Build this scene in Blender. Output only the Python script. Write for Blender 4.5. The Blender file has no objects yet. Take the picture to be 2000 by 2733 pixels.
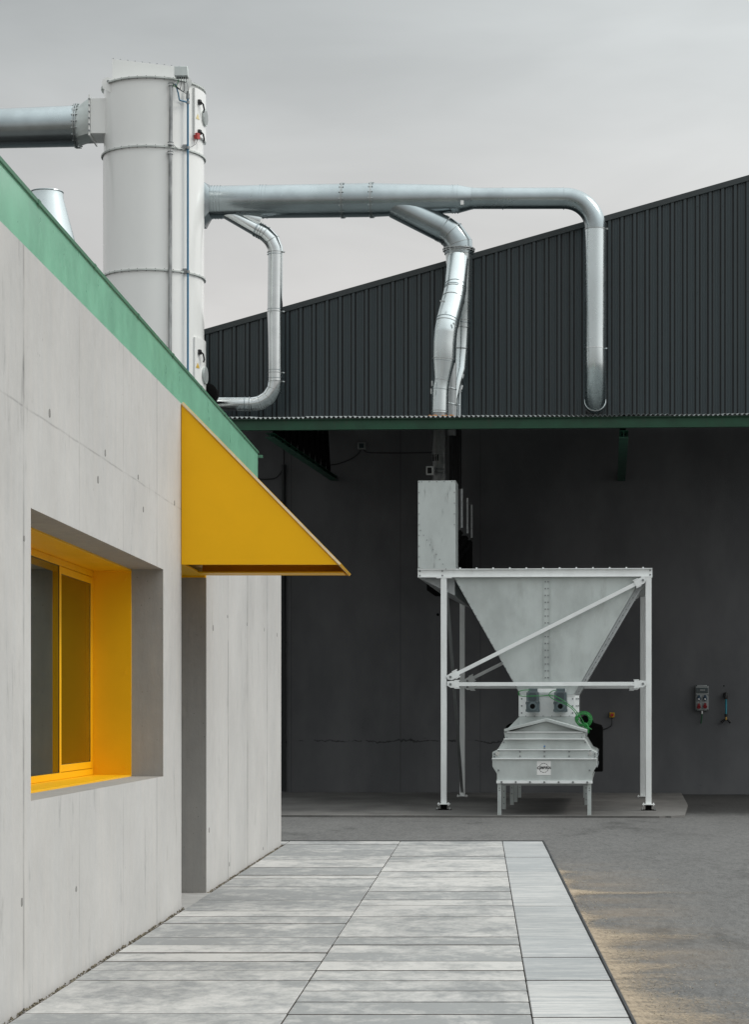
import bpy, math, random
from mathutils import Vector, Matrix

R = math.radians
random.seed(7)
scene = bpy.context.scene
COL = scene.collection

# ------------------------------------------------------------------ camera
F = 5000.0            # focal length measured in units of a 1652 px wide picture
VX, VY = 1062.0, 1580.0   # vanishing point of the depth lines (= eye line) in that picture
EYE = 1.5
TH = math.atan(285.0 / F)   # the hall stands turned by this much against the left building
CT, ST = math.cos(TH), math.sin(TH)

cam_d = bpy.data.cameras.new("camera")
cam = bpy.data.objects.new("camera", cam_d)
COL.objects.link(cam)
cam.location = (0, 0, EYE)
cam.rotation_euler = (R(90), 0, 0)
cam_d.sensor_fit = 'HORIZONTAL'
cam_d.sensor_width = 36.0
cam_d.lens = 36.0 * F / 1652.0
cam_d.shift_x = -(VX - 826.0) / 1652.0
cam_d.shift_y = (VY - 1128.0) / 1652.0
cam_d.clip_start = 0.1
cam_d.clip_end = 2000
scene.camera = cam

# ------------------------------------------------------------------ world and sun
SUN_EL, SUN_AZ = R(48), R(88)      # azimuth from +Y clockwise: off to the right
SUNV = Vector((math.sin(SUN_AZ) * math.cos(SUN_EL), math.cos(SUN_AZ) * math.cos(SUN_EL), math.sin(SUN_EL)))
world = bpy.data.worlds.new("World")
scene.world = world
world.use_nodes = True
wt = world.node_tree
wt.nodes.clear()


class NT:
    def __init__(s, tree):
        s.t = tree

    def n(s, kind, **kw):
        nd = s.t.nodes.new(kind)
        for k, v in kw.items():
            setattr(nd, k, v)
        return nd

    def l(s, a, b):
        s.t.links.new(a, b)

    def put(s, sock, v):
        if hasattr(v, 'is_output'):
            s.l(v, sock)
        else:
            sock.default_value = v

    def math(s, op, a, b=None, c=None, clamp=False):
        nd = s.n('ShaderNodeMath', operation=op, use_clamp=clamp)
        s.put(nd.inputs[0], a)
        if b is not None:
            s.put(nd.inputs[1], b)
        if c is not None:
            s.put(nd.inputs[2], c)
        return nd.outputs[0]

    def mrange(s, v, a, b, c=0.0, d=1.0, smooth=True):
        nd = s.n('ShaderNodeMapRange', interpolation_type='SMOOTHSTEP' if smooth else 'LINEAR')
        s.put(nd.inputs['Value'], v)
        nd.inputs['From Min'].default_value = a
        nd.inputs['From Max'].default_value = b
        nd.inputs['To Min'].default_value = c
        nd.inputs['To Max'].default_value = d
        return nd.outputs['Result']

    def mix(s, f, a, b, blend='MIX'):
        nd = s.n('ShaderNodeMix', data_type='RGBA', blend_type=blend)
        s.put(nd.inputs[0], f)
        s.put(nd.inputs[6], a if hasattr(a, 'is_output') else (*a[:3], 1))
        s.put(nd.inputs[7], b if hasattr(b, 'is_output') else (*b[:3], 1))
        return nd.outputs[2]

    def noise(s, vec, scale, detail=4, rough=.55, dist=0.0):
        nd = s.n('ShaderNodeTexNoise')
        s.l(vec, nd.inputs['Vector'])
        nd.inputs['Scale'].default_value = scale
        nd.inputs['Detail'].default_value = detail
        nd.inputs['Roughness'].default_value = rough
        nd.inputs['Distortion'].default_value = dist
        return nd.outputs['Fac']

    def mapping(s, vec, scale=(1, 1, 1), loc=(0, 0, 0), rot=(0, 0, 0)):
        nd = s.n('ShaderNodeMapping')
        s.l(vec, nd.inputs['Vector'])
        nd.inputs['Scale'].default_value = scale
        nd.inputs['Location'].default_value = loc
        nd.inputs['Rotation'].default_value = rot
        return nd.outputs[0]

    def sep(s, vec):
        nd = s.n('ShaderNodeSeparateXYZ')
        s.l(vec, nd.inputs[0])
        return nd.outputs


W = NT(wt)
sky = W.n('ShaderNodeTexSky', sky_type='NISHITA', sun_disc=False)
sky.sun_elevation = SUN_EL
sky.sun_rotation = SUN_AZ
sky.air_density = 1.0
sky.dust_density = 3.0
tc = W.n('ShaderNodeTexCoord')
gen = tc.outputs['Generated']
dotn = W.n('ShaderNodeVectorMath', operation='DOT_PRODUCT')
W.l(gen, dotn.inputs[0])
dotn.inputs[1].default_value = SUNV
glow = W.mrange(dotn.outputs['Value'], .05, .98, 0.0, 1.0)
gx, gy, gz = W.sep(gen)[0:3]
# cloud deck: slow luminance changes with soft streaks
nz = W.noise(W.mapping(gen, (3.0, 3.0, 11.0)), 2.2, 5, .5, .4)
nz2 = W.noise(W.mapping(gen, (1.2, 1.2, 5.0), (4, 2, 1)), 3.0, 3, .5)
cloud = W.math('ADD', W.math('MULTIPLY', W.math('SUBTRACT', nz, .5), .42), W.math('MULTIPLY', W.math('SUBTRACT', nz2, .5), .36))
side = W.mrange(gx, -.24, .14, -.10, .06, False)
front = W.mrange(gy, .7, .95)
high = W.math('MULTIPLY', W.mrange(gz, .12, .31, -.36, .24, False), front)
# overcast dome: the zenith about three times as bright as the horizon
up = W.math('MAXIMUM', gz, 0.0)
base = W.math('MULTIPLY_ADD', up, .80, .515)
base = W.math('MULTIPLY', base, W.math('SUBTRACT', W.math('ADD', 1.0, W.math('MULTIPLY', side, front)), high))
lum = W.math('MULTIPLY', base, W.math('ADD', 1.0, cloud))
lum = W.math('ADD', lum, W.math('MULTIPLY', glow, .75))
tint = W.mix(W.mrange(gz, .16, .31), (1.015, .995, .97), (.955, 1.0, 1.0))
vm = W.n('ShaderNodeVectorMath', operation='SCALE')
W.l(tint, vm.inputs[0])
W.l(lum, vm.inputs['Scale'])
grey = W.n('ShaderNodeBackground')
W.l(vm.outputs[0], grey.inputs['Color'])
grey.inputs['Strength'].default_value = 0.93
bg = W.n('ShaderNodeBackground')
W.l(sky.outputs[0], bg.inputs['Color'])
bg.inputs['Strength'].default_value = 0.05
mixs = W.n('ShaderNodeMixShader')
mixs.inputs[0].default_value = .90        # overcast: the cloud deck hides nearly all the clear sky
W.l(bg.outputs[0], mixs.inputs[1])
W.l(grey.outputs[0], mixs.inputs[2])
wo = W.n('ShaderNodeOutputWorld')
W.l(mixs.outputs[0], wo.inputs['Surface'])

sun_d = bpy.data.lights.new("sun", 'SUN')
sun_d.energy = 1.5
sun_d.angle = R(18)
sun_d.color = (1.0, .965, .91)
sun = bpy.data.objects.new("sun", sun_d)
COL.objects.link(sun)
sun.rotation_euler = (-SUNV).to_track_quat('-Z', 'Y').to_euler()
sun.location = (10, -10, 30)

vs = scene.view_settings
vs.view_transform = 'Standard'
vs.look = 'None'
vs.exposure = 0.0
vs.gamma = 1.0

# ------------------------------------------------------------------ pixels -> places
def wp(px, py, D):
    """point seen at picture (px,py), D metres in front, world axes"""
    return Vector(((px - VX) / F * D, D, EYE + (VY - py) / F * D))


def hp(px, py, ly):
    """point seen at (px,py) on the plane ly of the hall's own axes"""
    a = (px - VX) / F
    t = ly / (a * ST + CT)
    return Vector((t * (a * CT - ST), ly, EYE + t * (VY - py) / F))


def h2w(p):
    return Vector((p[0] * CT + p[1] * ST, -p[0] * ST + p[1] * CT, p[2]))


# ------------------------------------------------------------------ materials
def new_mat(name):
    m = bpy.data.materials.new(name)
    m.use_nodes = True
    nt = m.node_tree
    nt.nodes.clear()
    T = NT(nt)
    out = T.n('ShaderNodeOutputMaterial')
    b = T.n('ShaderNodeBsdfPrincipled')
    T.l(b.outputs[0], out.inputs['Surface'])
    return m, T, b, out


def surf(name, col, rough=.5, metal=0.0, var=.08, scale=3.0, stretch=(1, 1, 1), bump=0.0, bscale=80.0,
         rvar=.06, fine=.0, fscale=120, spec=.5, coat=0.0, dirt=0.0, dirt_col=(.05, .045, .04), dscale=5.0):
    m, T, b, out = new_mat(name)
    tcn = T.n('ShaderNodeTexCoord')
    v = tcn.outputs['Object']
    n1 = T.noise(T.mapping(v, stretch), scale, 6, .6)
    lo = [c * (1 - var) for c in col]
    hi = [min(1, c * (1 + var)) for c in col]
    c = T.mix(T.mrange(n1, .3, .7), lo, hi)
    if fine:
        n2 = T.noise(v, fscale, 3, .6)
        k = T.mrange(n2, .25, .75, 1 - fine, 1 + fine, False)
        c = T.mix(1.0, c, T.mix(k, (0, 0, 0), (1, 1, 1)) if False else c)
        cc = T.n('ShaderNodeVectorMath', operation='SCALE')
        T.l(c, cc.inputs[0])
        T.l(k, cc.inputs['Scale'])
        c = cc.outputs[0]
    if dirt:
        n3 = T.noise(T.mapping(v, (1, 1, .25), (3, 7, 2)), dscale, 8, .7)
        c = T.mix(T.math('MULTIPLY', T.mrange(n3, .56, .72), dirt), c, dirt_col)
    T.l(c, b.inputs['Base Color'])
    b.inputs['Metallic'].default_value = metal
    b.inputs['Specular IOR Level'].default_value = spec
    b.inputs['Coat Weight'].default_value = coat
    b.inputs['Coat Roughness'].default_value = .12
    nr = T.noise(v, scale * 2.3, 4, .6)
    T.l(T.mrange(nr, .25, .75, rough - rvar, rough + rvar, False), b.inputs['Roughness'])
    if bump:
        bn = T.n('ShaderNodeBump')
        bn.inputs['Strength'].default_value = bump
        bn.inputs['Distance'].default_value = .01
        T.l(T.noise(v, bscale, 5, .6), bn.inputs['Height'])
        T.l(bn.outputs[0], b.inputs['Normal'])
    return m


def concrete(name, col, joints=(), hjoint=None, streak=.13, pit=.60):
    """board-marked concrete: cloudy tone, rain streaks, pinholes, formwork joints at world Y"""
    m, T, b, out = new_mat(name)
    g = T.n('ShaderNodeNewGeometry')
    v = g.outputs['Position']
    X, Y, Z = T.sep(v)[0:3]
    n1 = T.noise(v, .9, 6, .6)
    n2 = T.noise(T.mapping(v, (5, 5, .35)), 2.4, 6, .62)
    n3 = T.noise(v, 9.0, 6, .65)
    k = T.math('ADD', 1.0, T.math('MULTIPLY', T.math('SUBTRACT', n1, .5), .40))
    k = T.math('ADD', k, T.math('MULTIPLY', T.math('SUBTRACT', n2, .5), streak * 2.1))
    k = T.math('ADD', k, T.math('MULTIPLY', T.math('SUBTRACT', n3, .5), .16))
    nf = T.noise(T.mapping(v, (1, 1, .5)), 60, 4, .6)
    k = T.math('ADD', k, T.math('MULTIPLY', T.math('SUBTRACT', nf, .5), .10))
    # pinholes
    vo = T.n('ShaderNodeTexVoronoi', feature='F1')
    T.l(T.mapping(v, (1, 1, .6)), vo.inputs['Vector'])
    vo.inputs['Scale'].default_value = 13 if pit < .9 else 27
    area = T.mrange(T.noise(v, 1.7, 3, .6), *((.5, .66) if pit < .9 else (.36, .55)))
    pin = T.math('MULTIPLY', T.mrange(vo.outputs['Distance'], .05, .085, 1, 0), area)
    k = T.math('SUBTRACT', k, T.math('MULTIPLY', pin, pit * .8))
    # blotchy darker stains where water sat
    st = T.noise(T.mapping(v, (2.4, 2.4, .7), (5, 1, 8)), 2.2, 9, .72)
    k = T.math('SUBTRACT', k, T.math('MULTIPLY', T.mrange(st, .57, .74), .28))
    wob = T.math('MULTIPLY', T.math('SUBTRACT', T.noise(v, 3.0, 4, .6), .5), .018)
    Yw = T.math('ADD', Y, wob)
    brk = T.mrange(T.noise(v, 2.2, 4, .6), .38, .60, .25, 1)
    jm = None
    for (jy, w, a) in joints:
        d = T.math('ABSOLUTE', T.math('SUBTRACT', Yw, jy))
        q = T.math('MULTIPLY', T.mrange(d, w * .3, w, 1, 0), a)
        jm = q if jm is None else T.math('MAXIMUM', jm, q)
    if hjoint:
        hz = T.math('SUBTRACT', T.math('ADD', Z, wob), T.math('MULTIPLY_ADD', Y, hjoint[1], hjoint[0]))
        q = T.math('MULTIPLY', T.mrange(T.math('ABSOLUTE', hz), .001, .009, 1, 0), .30)
        jm = q if jm is None else T.math('MAXIMUM', jm, q)
    if jm is not None:
        k = T.math('SUBTRACT', k, T.math('MULTIPLY', jm, brk))
    warm = T.mix(T.mrange(n2, .35, .7), col, (col[0] * .97, col[1] * .955, col[2] * .94))
    sc = T.n('ShaderNodeVectorMath', operation='SCALE')
    T.l(warm, sc.inputs[0])
    T.l(k, sc.inputs['Scale'])
    T.l(sc.outputs[0], b.inputs['Base Color'])
    b.inputs['Roughness'].default_value = .72
    b.inputs['Specular IOR Level'].default_value = .35
    bn = T.n('ShaderNodeBump')
    bn.inputs['Strength'].default_value = .35
    bn.inputs['Distance'].default_value = .006
    T.l(T.math('ADD', n3, T.math('MULTIPLY', nf, .6)), bn.inputs['Height'])
    T.l(bn.outputs[0], b.inputs['Normal'])
    return m


WX = -2.36                       # plane of the left building's long wall


def wall_D(px):
    return F * -WX / (VX - px)


M = {}
M['concrete'] = concrete('board_concrete', (.47, .465, .455),
                         [(wall_D(52), .030, .34), (wall_D(175), .026, .17), (wall_D(272), .026, .17),
                          (wall_D(346), .030, .24), (wall_D(503), .045, .34), (wall_D(546), .050, .38),
                          (wall_D(589), .055, .36)], (3.05, .0044))
M['reveal'] = concrete('pitted_shaded_reveal', (.31, .303, .288), (), None, .26, .95)
M['tie'] = surf('tie_hole_shadow', (.21, .205, .195), .9, 0, .3, 30)
M['green'] = surf('green_sheet', (.215, .50, .34), .34, 0, .10, 1.6, (2, 1, .8), .04, 40, .10, .04, 90, .6, .25)
M['green_dark'] = surf('green_edge', (.06, .17, .10), .45)
M['yellow'] = surf('yellow_paint', (.83, .435, .003), .45, 0, .035, 1.6, (1, 1, 1), .03, 300, .05, .02, 200, .22)
M['yellow_edge'] = surf('highlit_sheet_edge', (.72, .60, .42), .45, 0, .1, 10)
M['galv'] = surf('galvanised_duct', (.36, .405, .42), .24, 1.0, .12, 1.3, (1, 1, 1), .008, 5, .06, .01, 30)
M['galv_light'] = surf('light_galvanised', (.60, .655, .665), .27, 1.0, .08, 1.3, (1, 1, .4), .008, 4, .05, .008, 30)
M['galv_shiny'] = surf('bright_galvanised', (.62, .655, .66), .16, 1.0, .08, 2.2, (1, 1, 1), .008, 4, .05, .02, 60)
M['galv_seam'] = surf('duct_clamp_steel', (.38, .40, .40), .35, 1.0, .12, 8)
M['galv_dull'] = surf('weathered_zinc', (.52, .56, .55), .46, .48, .13, 2.2, (1, 1, .6), .05, 25, .08, .06, 140, .5, 0, .40, (.33, .345, .33), 2.6)
M['zinc_box'] = surf('stained_zinc', (.53, .57, .56), .50, .30, .06, 3.0, (1, 1, .6), .05, 25, .06, .05, 140, .5, 0, .62, (.10, .105, .105), 6.0)
M['white_steel'] = surf('white_painted_steel', (.83, .85, .845), .42, 0, .05, 4.0, (1, 1, .5), 0, 60, .05, .03, 120, .5, 0, .18, (.42, .40, .37), 7)
M['dark_steel'] = surf('dark_steel', (.045, .046, .048), .5, .2, .1, 4)
M['grey_steel'] = surf('shaded_steel', (.42, .44, .445), .48, .3, .08, 4)
M['silo'] = surf('white_silo_coat', (.80, .805, .79), .22, 0, .025, .7, (1, 1, .5), .01, 8, .04, .012, 160, .55, .3)
M['silo_flange'] = surf('silo_flange', (.52, .55, .53), .4, .3, .1, 4)
M['bolt'] = surf('bolt_steel', (.24, .255, .26), .42, .7, .2, 30)
M['black'] = surf('black_plastic', (.012, .012, .013), .42, 0, .2, 8)
M['matt_black'] = surf('black_void', (.004, .004, .004), .9, 0, .1, 8, spec=.1)
M['conduit'] = surf('mottled_conduit', (.30, .31, .31), .38, .8, .35, 9, (1, 1, .3))
M['blue'] = surf('blue_pipe', (.045, .16, .27), .4, 0, .1, 6)
M['teal'] = surf('teal_hose', (.015, .20, .27), .45, 0, .1, 6)
M['red'] = surf('red_plastic', (.42, .025, .02), .4, 0, .1, 6)
M['red_dark'] = surf('red_socket', (.22, .010, .014), .45, 0, .1, 6)
M['yellow_p'] = surf('yellow_plastic', (.55, .33, .01), .45, 0, .1, 6)
M['grey_p'] = surf('grey_plastic', (.28, .30, .30), .5, 0, .06, 6)
M['smoke'] = surf('smoked_cover', (.035, .055, .06), .15, 0, .1, 6)
M['navy'] = surf('navy_plastic', (.012, .045, .085), .4)
M['white_p'] = surf('white_plastic', (.75, .75, .74), .45)
M['brass'] = surf('brass', (.40, .25, .07), .35, .9)
M['green_cable'] = surf('green_cable', (.012, .20, .036), .42, 0, .1, 8)
M['dark_cable'] = surf('dark_cable', (.02, .021, .023), .6)
M['motor'] = surf('motor_blue_grey', (.085, .115, .125), .42, 0, .12, 10)
M['motor_d'] = surf('motor_dark_cover', (.035, .05, .058), .35, 0, .12, 10)
M['canopy_green'] = surf('dark_green_beam', (.003, .055, .024), .5, 0, .2, 3, (1, 1, 1), .05, 30, .06, .0, 100, .5, 0, .35, (.05, .035, .025), 9)
M['i_green'] = surf('green_beam_end', (.012, .085, .05), .5, 0, .2, 3)
M['corrug'] = surf('corrugated_sheet', (.22, .24, .24), .5, .3, .15, 3)
M['foam'] = surf('expanding_foam', (.34, .14, .035), .85, 0, .35, 14, (1, 1, 1), .5, 40)
M['clad'] = surf('anthracite_cladding', (.0245, .038, .043), .36, 0, .10, .35, (1, 1, .25), .0, 60, .05, .05, 40)
M['clad_trim'] = surf('anthracite_trim', (.026, .034, .036), .40, 0, .10, 2)
M['clad_groove'] = surf('shaded_cladding_groove', (.006, .009, .0105), .5)  # groove tone: corner shade beside the ribs is painted into the colour
M['dirt'] = surf('joint_dirt', (.115, .098, .085), .95, 0, .4, 14, (1, 1, 1), .5, 50)
M['edging'] = surf('steel_edging', (.05, .052, .055), .5, .5, .2, 6)
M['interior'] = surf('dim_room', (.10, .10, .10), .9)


def mk_hall_wall():
    m, T, b, out = new_mat('dark_render_wall')
    g = T.n('ShaderNodeTexCoord')
    v = g.outputs['Object']
    X, Y, Z = T.sep(v)[0:3]
    n1 = T.noise(T.mapping(v, (1, 1, .5)), .8, 6, .6)
    n2 = T.noise(v, 40, 4, .6)
    c = T.mix(T.mrange(n1, .3, .7), (.115, .118, .124), (.160, .162, .168))
    # ragged patched crack running level at hip height
    wob = T.math('MULTIPLY', T.math('SUBTRACT', T.noise(v, 2.2, 8, .75), .5), .30)
    zz = T.math('ABSOLUTE', T.math('SUBTRACT', T.math('ADD', Z, wob), 1.02))
    along = T.mrange(X, -1.9, -1.3, 1, 0)
    gap = T.mrange(T.noise(v, 2.6, 3, .6), .36, .5)
    crack = T.math('MULTIPLY', T.math('MULTIPLY', T.mrange(zz, .002, .020, 1, 0), along), gap)
    # scattered darker scuffs low on the wall
    sc = T.noise(T.mapping(v, (1.5, 1, 2.5)), 1.7, 9, .75)
    scuff = T.math('MULTIPLY', T.mrange(sc, .62, .74), T.mrange(Z, .3, 2.2, .6, 0))
    jn = None       # faint render joints
    for jx in (-6.4, -4.2, -2.6, 3.9, 5.2):
        q = T.mrange(T.math('ABSOLUTE', T.math('SUBTRACT', T.math('ADD', X, T.math('MULTIPLY', wob, .04)), jx)), .004, .016, .30, 0)
        jn = q if jn is None else T.math('MAXIMUM', jn, q)
    c = T.mix(T.math('MAXIMUM', T.math('MAXIMUM', T.math('MULTIPLY', crack, .75), scuff), jn), c, (.018, .018, .019))
    T.l(c, b.inputs['Base Color'])
    b.inputs['Roughness'].default_value = .8
    b.inputs['Specular IOR Level'].default_value = .25
    bn = T.n('ShaderNodeBump')
    bn.inputs['Strength'].default_value = .3
    bn.inputs['Distance'].default_value = .008
    T.l(T.math('ADD', n2, T.math('MULTIPLY', crack, -2.0)), bn.inputs['Height'])
    T.l(bn.outputs[0], b.inputs['Normal'])
    return m


M['hall_wall'] = mk_hall_wall()


def mk_asphalt():
    m, T, b, out = new_mat('asphalt')
    g = T.n('ShaderNodeNewGeometry')
    v = g.outputs['Position']
    X, Y, Z = T.sep(v)[0:3]
    n1 = T.noise(T.mapping(v, (.7, .25, 1)), 1.0, 6, .6)
    n2 = T.noise(v, 70, 3, .65)
    n3 = T.noise(T.mapping(v, (1, .35, 1)), 5, 6, .65)
    k = T.math('ADD', .90, T.math('MULTIPLY', T.math('SUBTRACT', n1, .5), .42))
    k = T.math('ADD', k, T.math('MULTIPLY', T.math('SUBTRACT', n2, .5), 2.3))
    k = T.math('ADD', k, T.math('MULTIPLY', T.math('SUBTRACT', n3, .5), .45))
    n4 = T.noise(T.mapping(v, (1, .22, 1)), 24, 4, .7)
    k = T.math('ADD', k, T.math('MULTIPLY', T.math('SUBTRACT', n4, .5), 1.1))
    # oil and damp stains, long across the picture
    st = T.noise(T.mapping(v, (.55, .16, 1), (1.3, 4.1, 0)), 1.4, 7, .66)
    stm = T.math('MULTIPLY', T.mrange(st, .55, .68), .45)
    k = T.math('MULTIPLY', k, T.math('SUBTRACT', 1, stm))
    # damp dark band at the foot of the hall, right of the slab
    damp = T.math('MULTIPLY', T.mrange(T.math('ADD', Y, T.math('MULTIPLY', n3, 3.0)), 36.0, 38.5), .72)
    k = T.math('MULTIPLY', k, T.math('SUBTRACT', 1, damp))
    sc = T.n('ShaderNodeVectorMath', operation='SCALE')
    sc.inputs[0].default_value = (.130, .129, .126)
    T.l(k, sc.inputs['Scale'])
    # blond dust rubbed into the surface beside the paving edge
    dust = T.math('MULTIPLY', T.mrange(X, .7, 2.1, 1, 0), T.mrange(Y, 19, 26, 1, 0))
    dn = T.noise(T.mapping(v, (.5, .9, 1), (2, 0, 0)), 1.3, 6, .65)
    dust = T.math('MULTIPLY', dust, T.mrange(dn, .35, .75, 0, .36))
    c = T.mix(dust, sc.outputs[0], (.36, .26, .16))
    T.l(c, b.inputs['Base Color'])
    b.inputs['Roughness'].default_value = .85
    b.inputs['Specular IOR Level'].default_value = .3
    bn = T.n('ShaderNodeBump')
    bn.inputs['Strength'].default_value = .6
    bn.inputs['Distance'].default_value = .006
    T.l(n2, bn.inputs['Height'])
    T.l(bn.outputs[0], b.inputs['Normal'])
    return m


M['asphalt'] = mk_asphalt()


def mk_slab():
    m, T, b, out = new_mat('yard_slab')
    g = T.n('ShaderNodeNewGeometry')
    v = g.outputs['Position']
    n1 = T.noise(T.mapping(v, (.5, .25, 1)), 1.6, 7, .65)
    n2 = T.noise(v, 50, 4, .6)
    c = T.mix(T.mrange(n1, .3, .72), (.085, .082, .078), (.165, .16, .152))
    sc = T.n('ShaderNodeVectorMath', operation='SCALE')
    T.l(c, sc.inputs[0])
    T.l(T.mrange(n2, .2, .8, .8, 1.2, False), sc.inputs['Scale'])
    T.l(sc.outputs[0], b.inputs['Base Color'])
    b.inputs['Roughness'].default_value = .8
    return m


M['slab'] = mk_slab()


def mk_paver(name, col, light, streaky):
    m, T, b, out = new_mat(name)
    g = T.n('ShaderNodeNewGeometry')
    v = g.outputs['Position']
    at = T.n('ShaderNodeAttribute', attribute_name='tone')
    a = T.sep(at.outputs['Vector'])
    off = T.n('ShaderNodeVectorMath', operation='MULTIPLY_ADD')
    T.l(at.outputs['Vector'], off.inputs[0])
    off.inputs[1].default_value = (37, 53, 11)
    T.l(v, off.inputs[2])
    vv = off.outputs[0]
    if streaky:
        n1 = T.noise(T.mapping(vv, (.9, 9, 1)), 2.0, 6, .6)
        n2 = T.noise(T.mapping(vv, (2, 14, 1)), 3.0, 5, .6)
    else:
        n1 = T.noise(T.mapping(vv, (.60, .42, 1)), 3.6, 12, .70, .25)
        n2 = T.noise(T.mapping(vv, (.75, .36, 1)), 15.0, 10, .76, .2)
    f = T.math('ADD', T.math('MULTIPLY', n1, .60), T.math('MULTIPLY', n2, .40))
    f = T.math('ADD', f, T.math('MULTIPLY', T.math('SUBTRACT', a[0], .5), .15))
    c = T.mix(T.mrange(f, .43, .585, 0, 1, False), col, light)
    big = T.noise(T.mapping(v, (.5, .3, 1)), 1.1, 4, .6)
    grime = T.noise(v, 26, 5, .7)
    k = T.math('ADD', T.mrange(big, .3, .7, .90, 1.06), T.math('MULTIPLY', T.math('SUBTRACT', grime, .5), .34))
    sc = T.n('ShaderNodeVectorMath', operation='SCALE')
    T.l(c, sc.inputs[0])
    T.l(k, sc.inputs['Scale'])
    T.l(sc.outputs[0], b.inputs['Base Color'])
    b.inputs['Roughness'].default_value = .62
    b.inputs['Specular IOR Level'].default_value = .4
    bn = T.n('ShaderNodeBump')
    bn.inputs['Strength'].default_value = .2
    bn.inputs['Distance'].default_value = .004
    T.l(T.math('ADD', n2, grime), bn.inputs['Height'])
    T.l(bn.outputs[0], b.inputs['Normal'])
    return m


M['paver'] = mk_paver('plank_paver', (.245, .252, .252), (.480, .473, .457), False)
M['paver_edge'] = mk_paver('edge_paver', (.30, .315, .322), (.47, .47, .46), True)


def mk_sand():
    m, T, b, out = new_mat('blond_sand')
    g = T.n('ShaderNodeNewGeometry')
    v = g.outputs['Position']
    at = T.n('ShaderNodeAttribute', attribute_name='tone')
    dens = T.sep(at.outputs['Vector'])[0]
    n0 = T.noise(T.mapping(v, (1.0, 1.5, 1)), 2.2, 9, .72, .6)
    n2 = T.noise(T.mapping(v, (1, .3, 1)), 38, 5, .75)
    f = T.math('ADD', dens, T.math('MULTIPLY', T.math('SUBTRACT', n0, .5), 1.1))
    f = T.math('ADD', f, T.math('MULTIPLY', T.math('SUBTRACT', n2, .5), 1.3))
    alpha = T.mrange(f, .18, .98, 0, .86, False)
    c = T.mix(T.noise(v, 30, 5, .7), (.36, .285, .195), (.48, .39, .285))
    T.l(c, b.inputs['Base Color'])
    b.inputs['Roughness'].default_value = .95
    T.l(alpha, b.inputs['Alpha'])
    return m


M['sand'] = mk_sand()


def mk_glass():
    m, T, b, out = new_mat('window_glass')
    tr = T.n('ShaderNodeBsdfTransparent')
    tr.inputs[0].default_value = (.55, .62, .58, 1)
    gl = T.n('ShaderNodeBsdfGlossy')
    gl.inputs['Roughness'].default_value = .0
    gl.inputs['Color'].default_value = (.92, 1.0, .94, 1)
    fr = T.n('ShaderNodeFresnel')
    fr.inputs['IOR'].default_value = 2.9
    mx = T.n('ShaderNodeMixShader')
    T.l(fr.outputs[0], mx.inputs[0])
    T.l(tr.outputs[0], mx.inputs[1])
    T.l(gl.outputs[0], mx.inputs[2])
    T.l(mx.outputs[0], out.inputs['Surface'])
    return m


M['glass'] = mk_glass()

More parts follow.
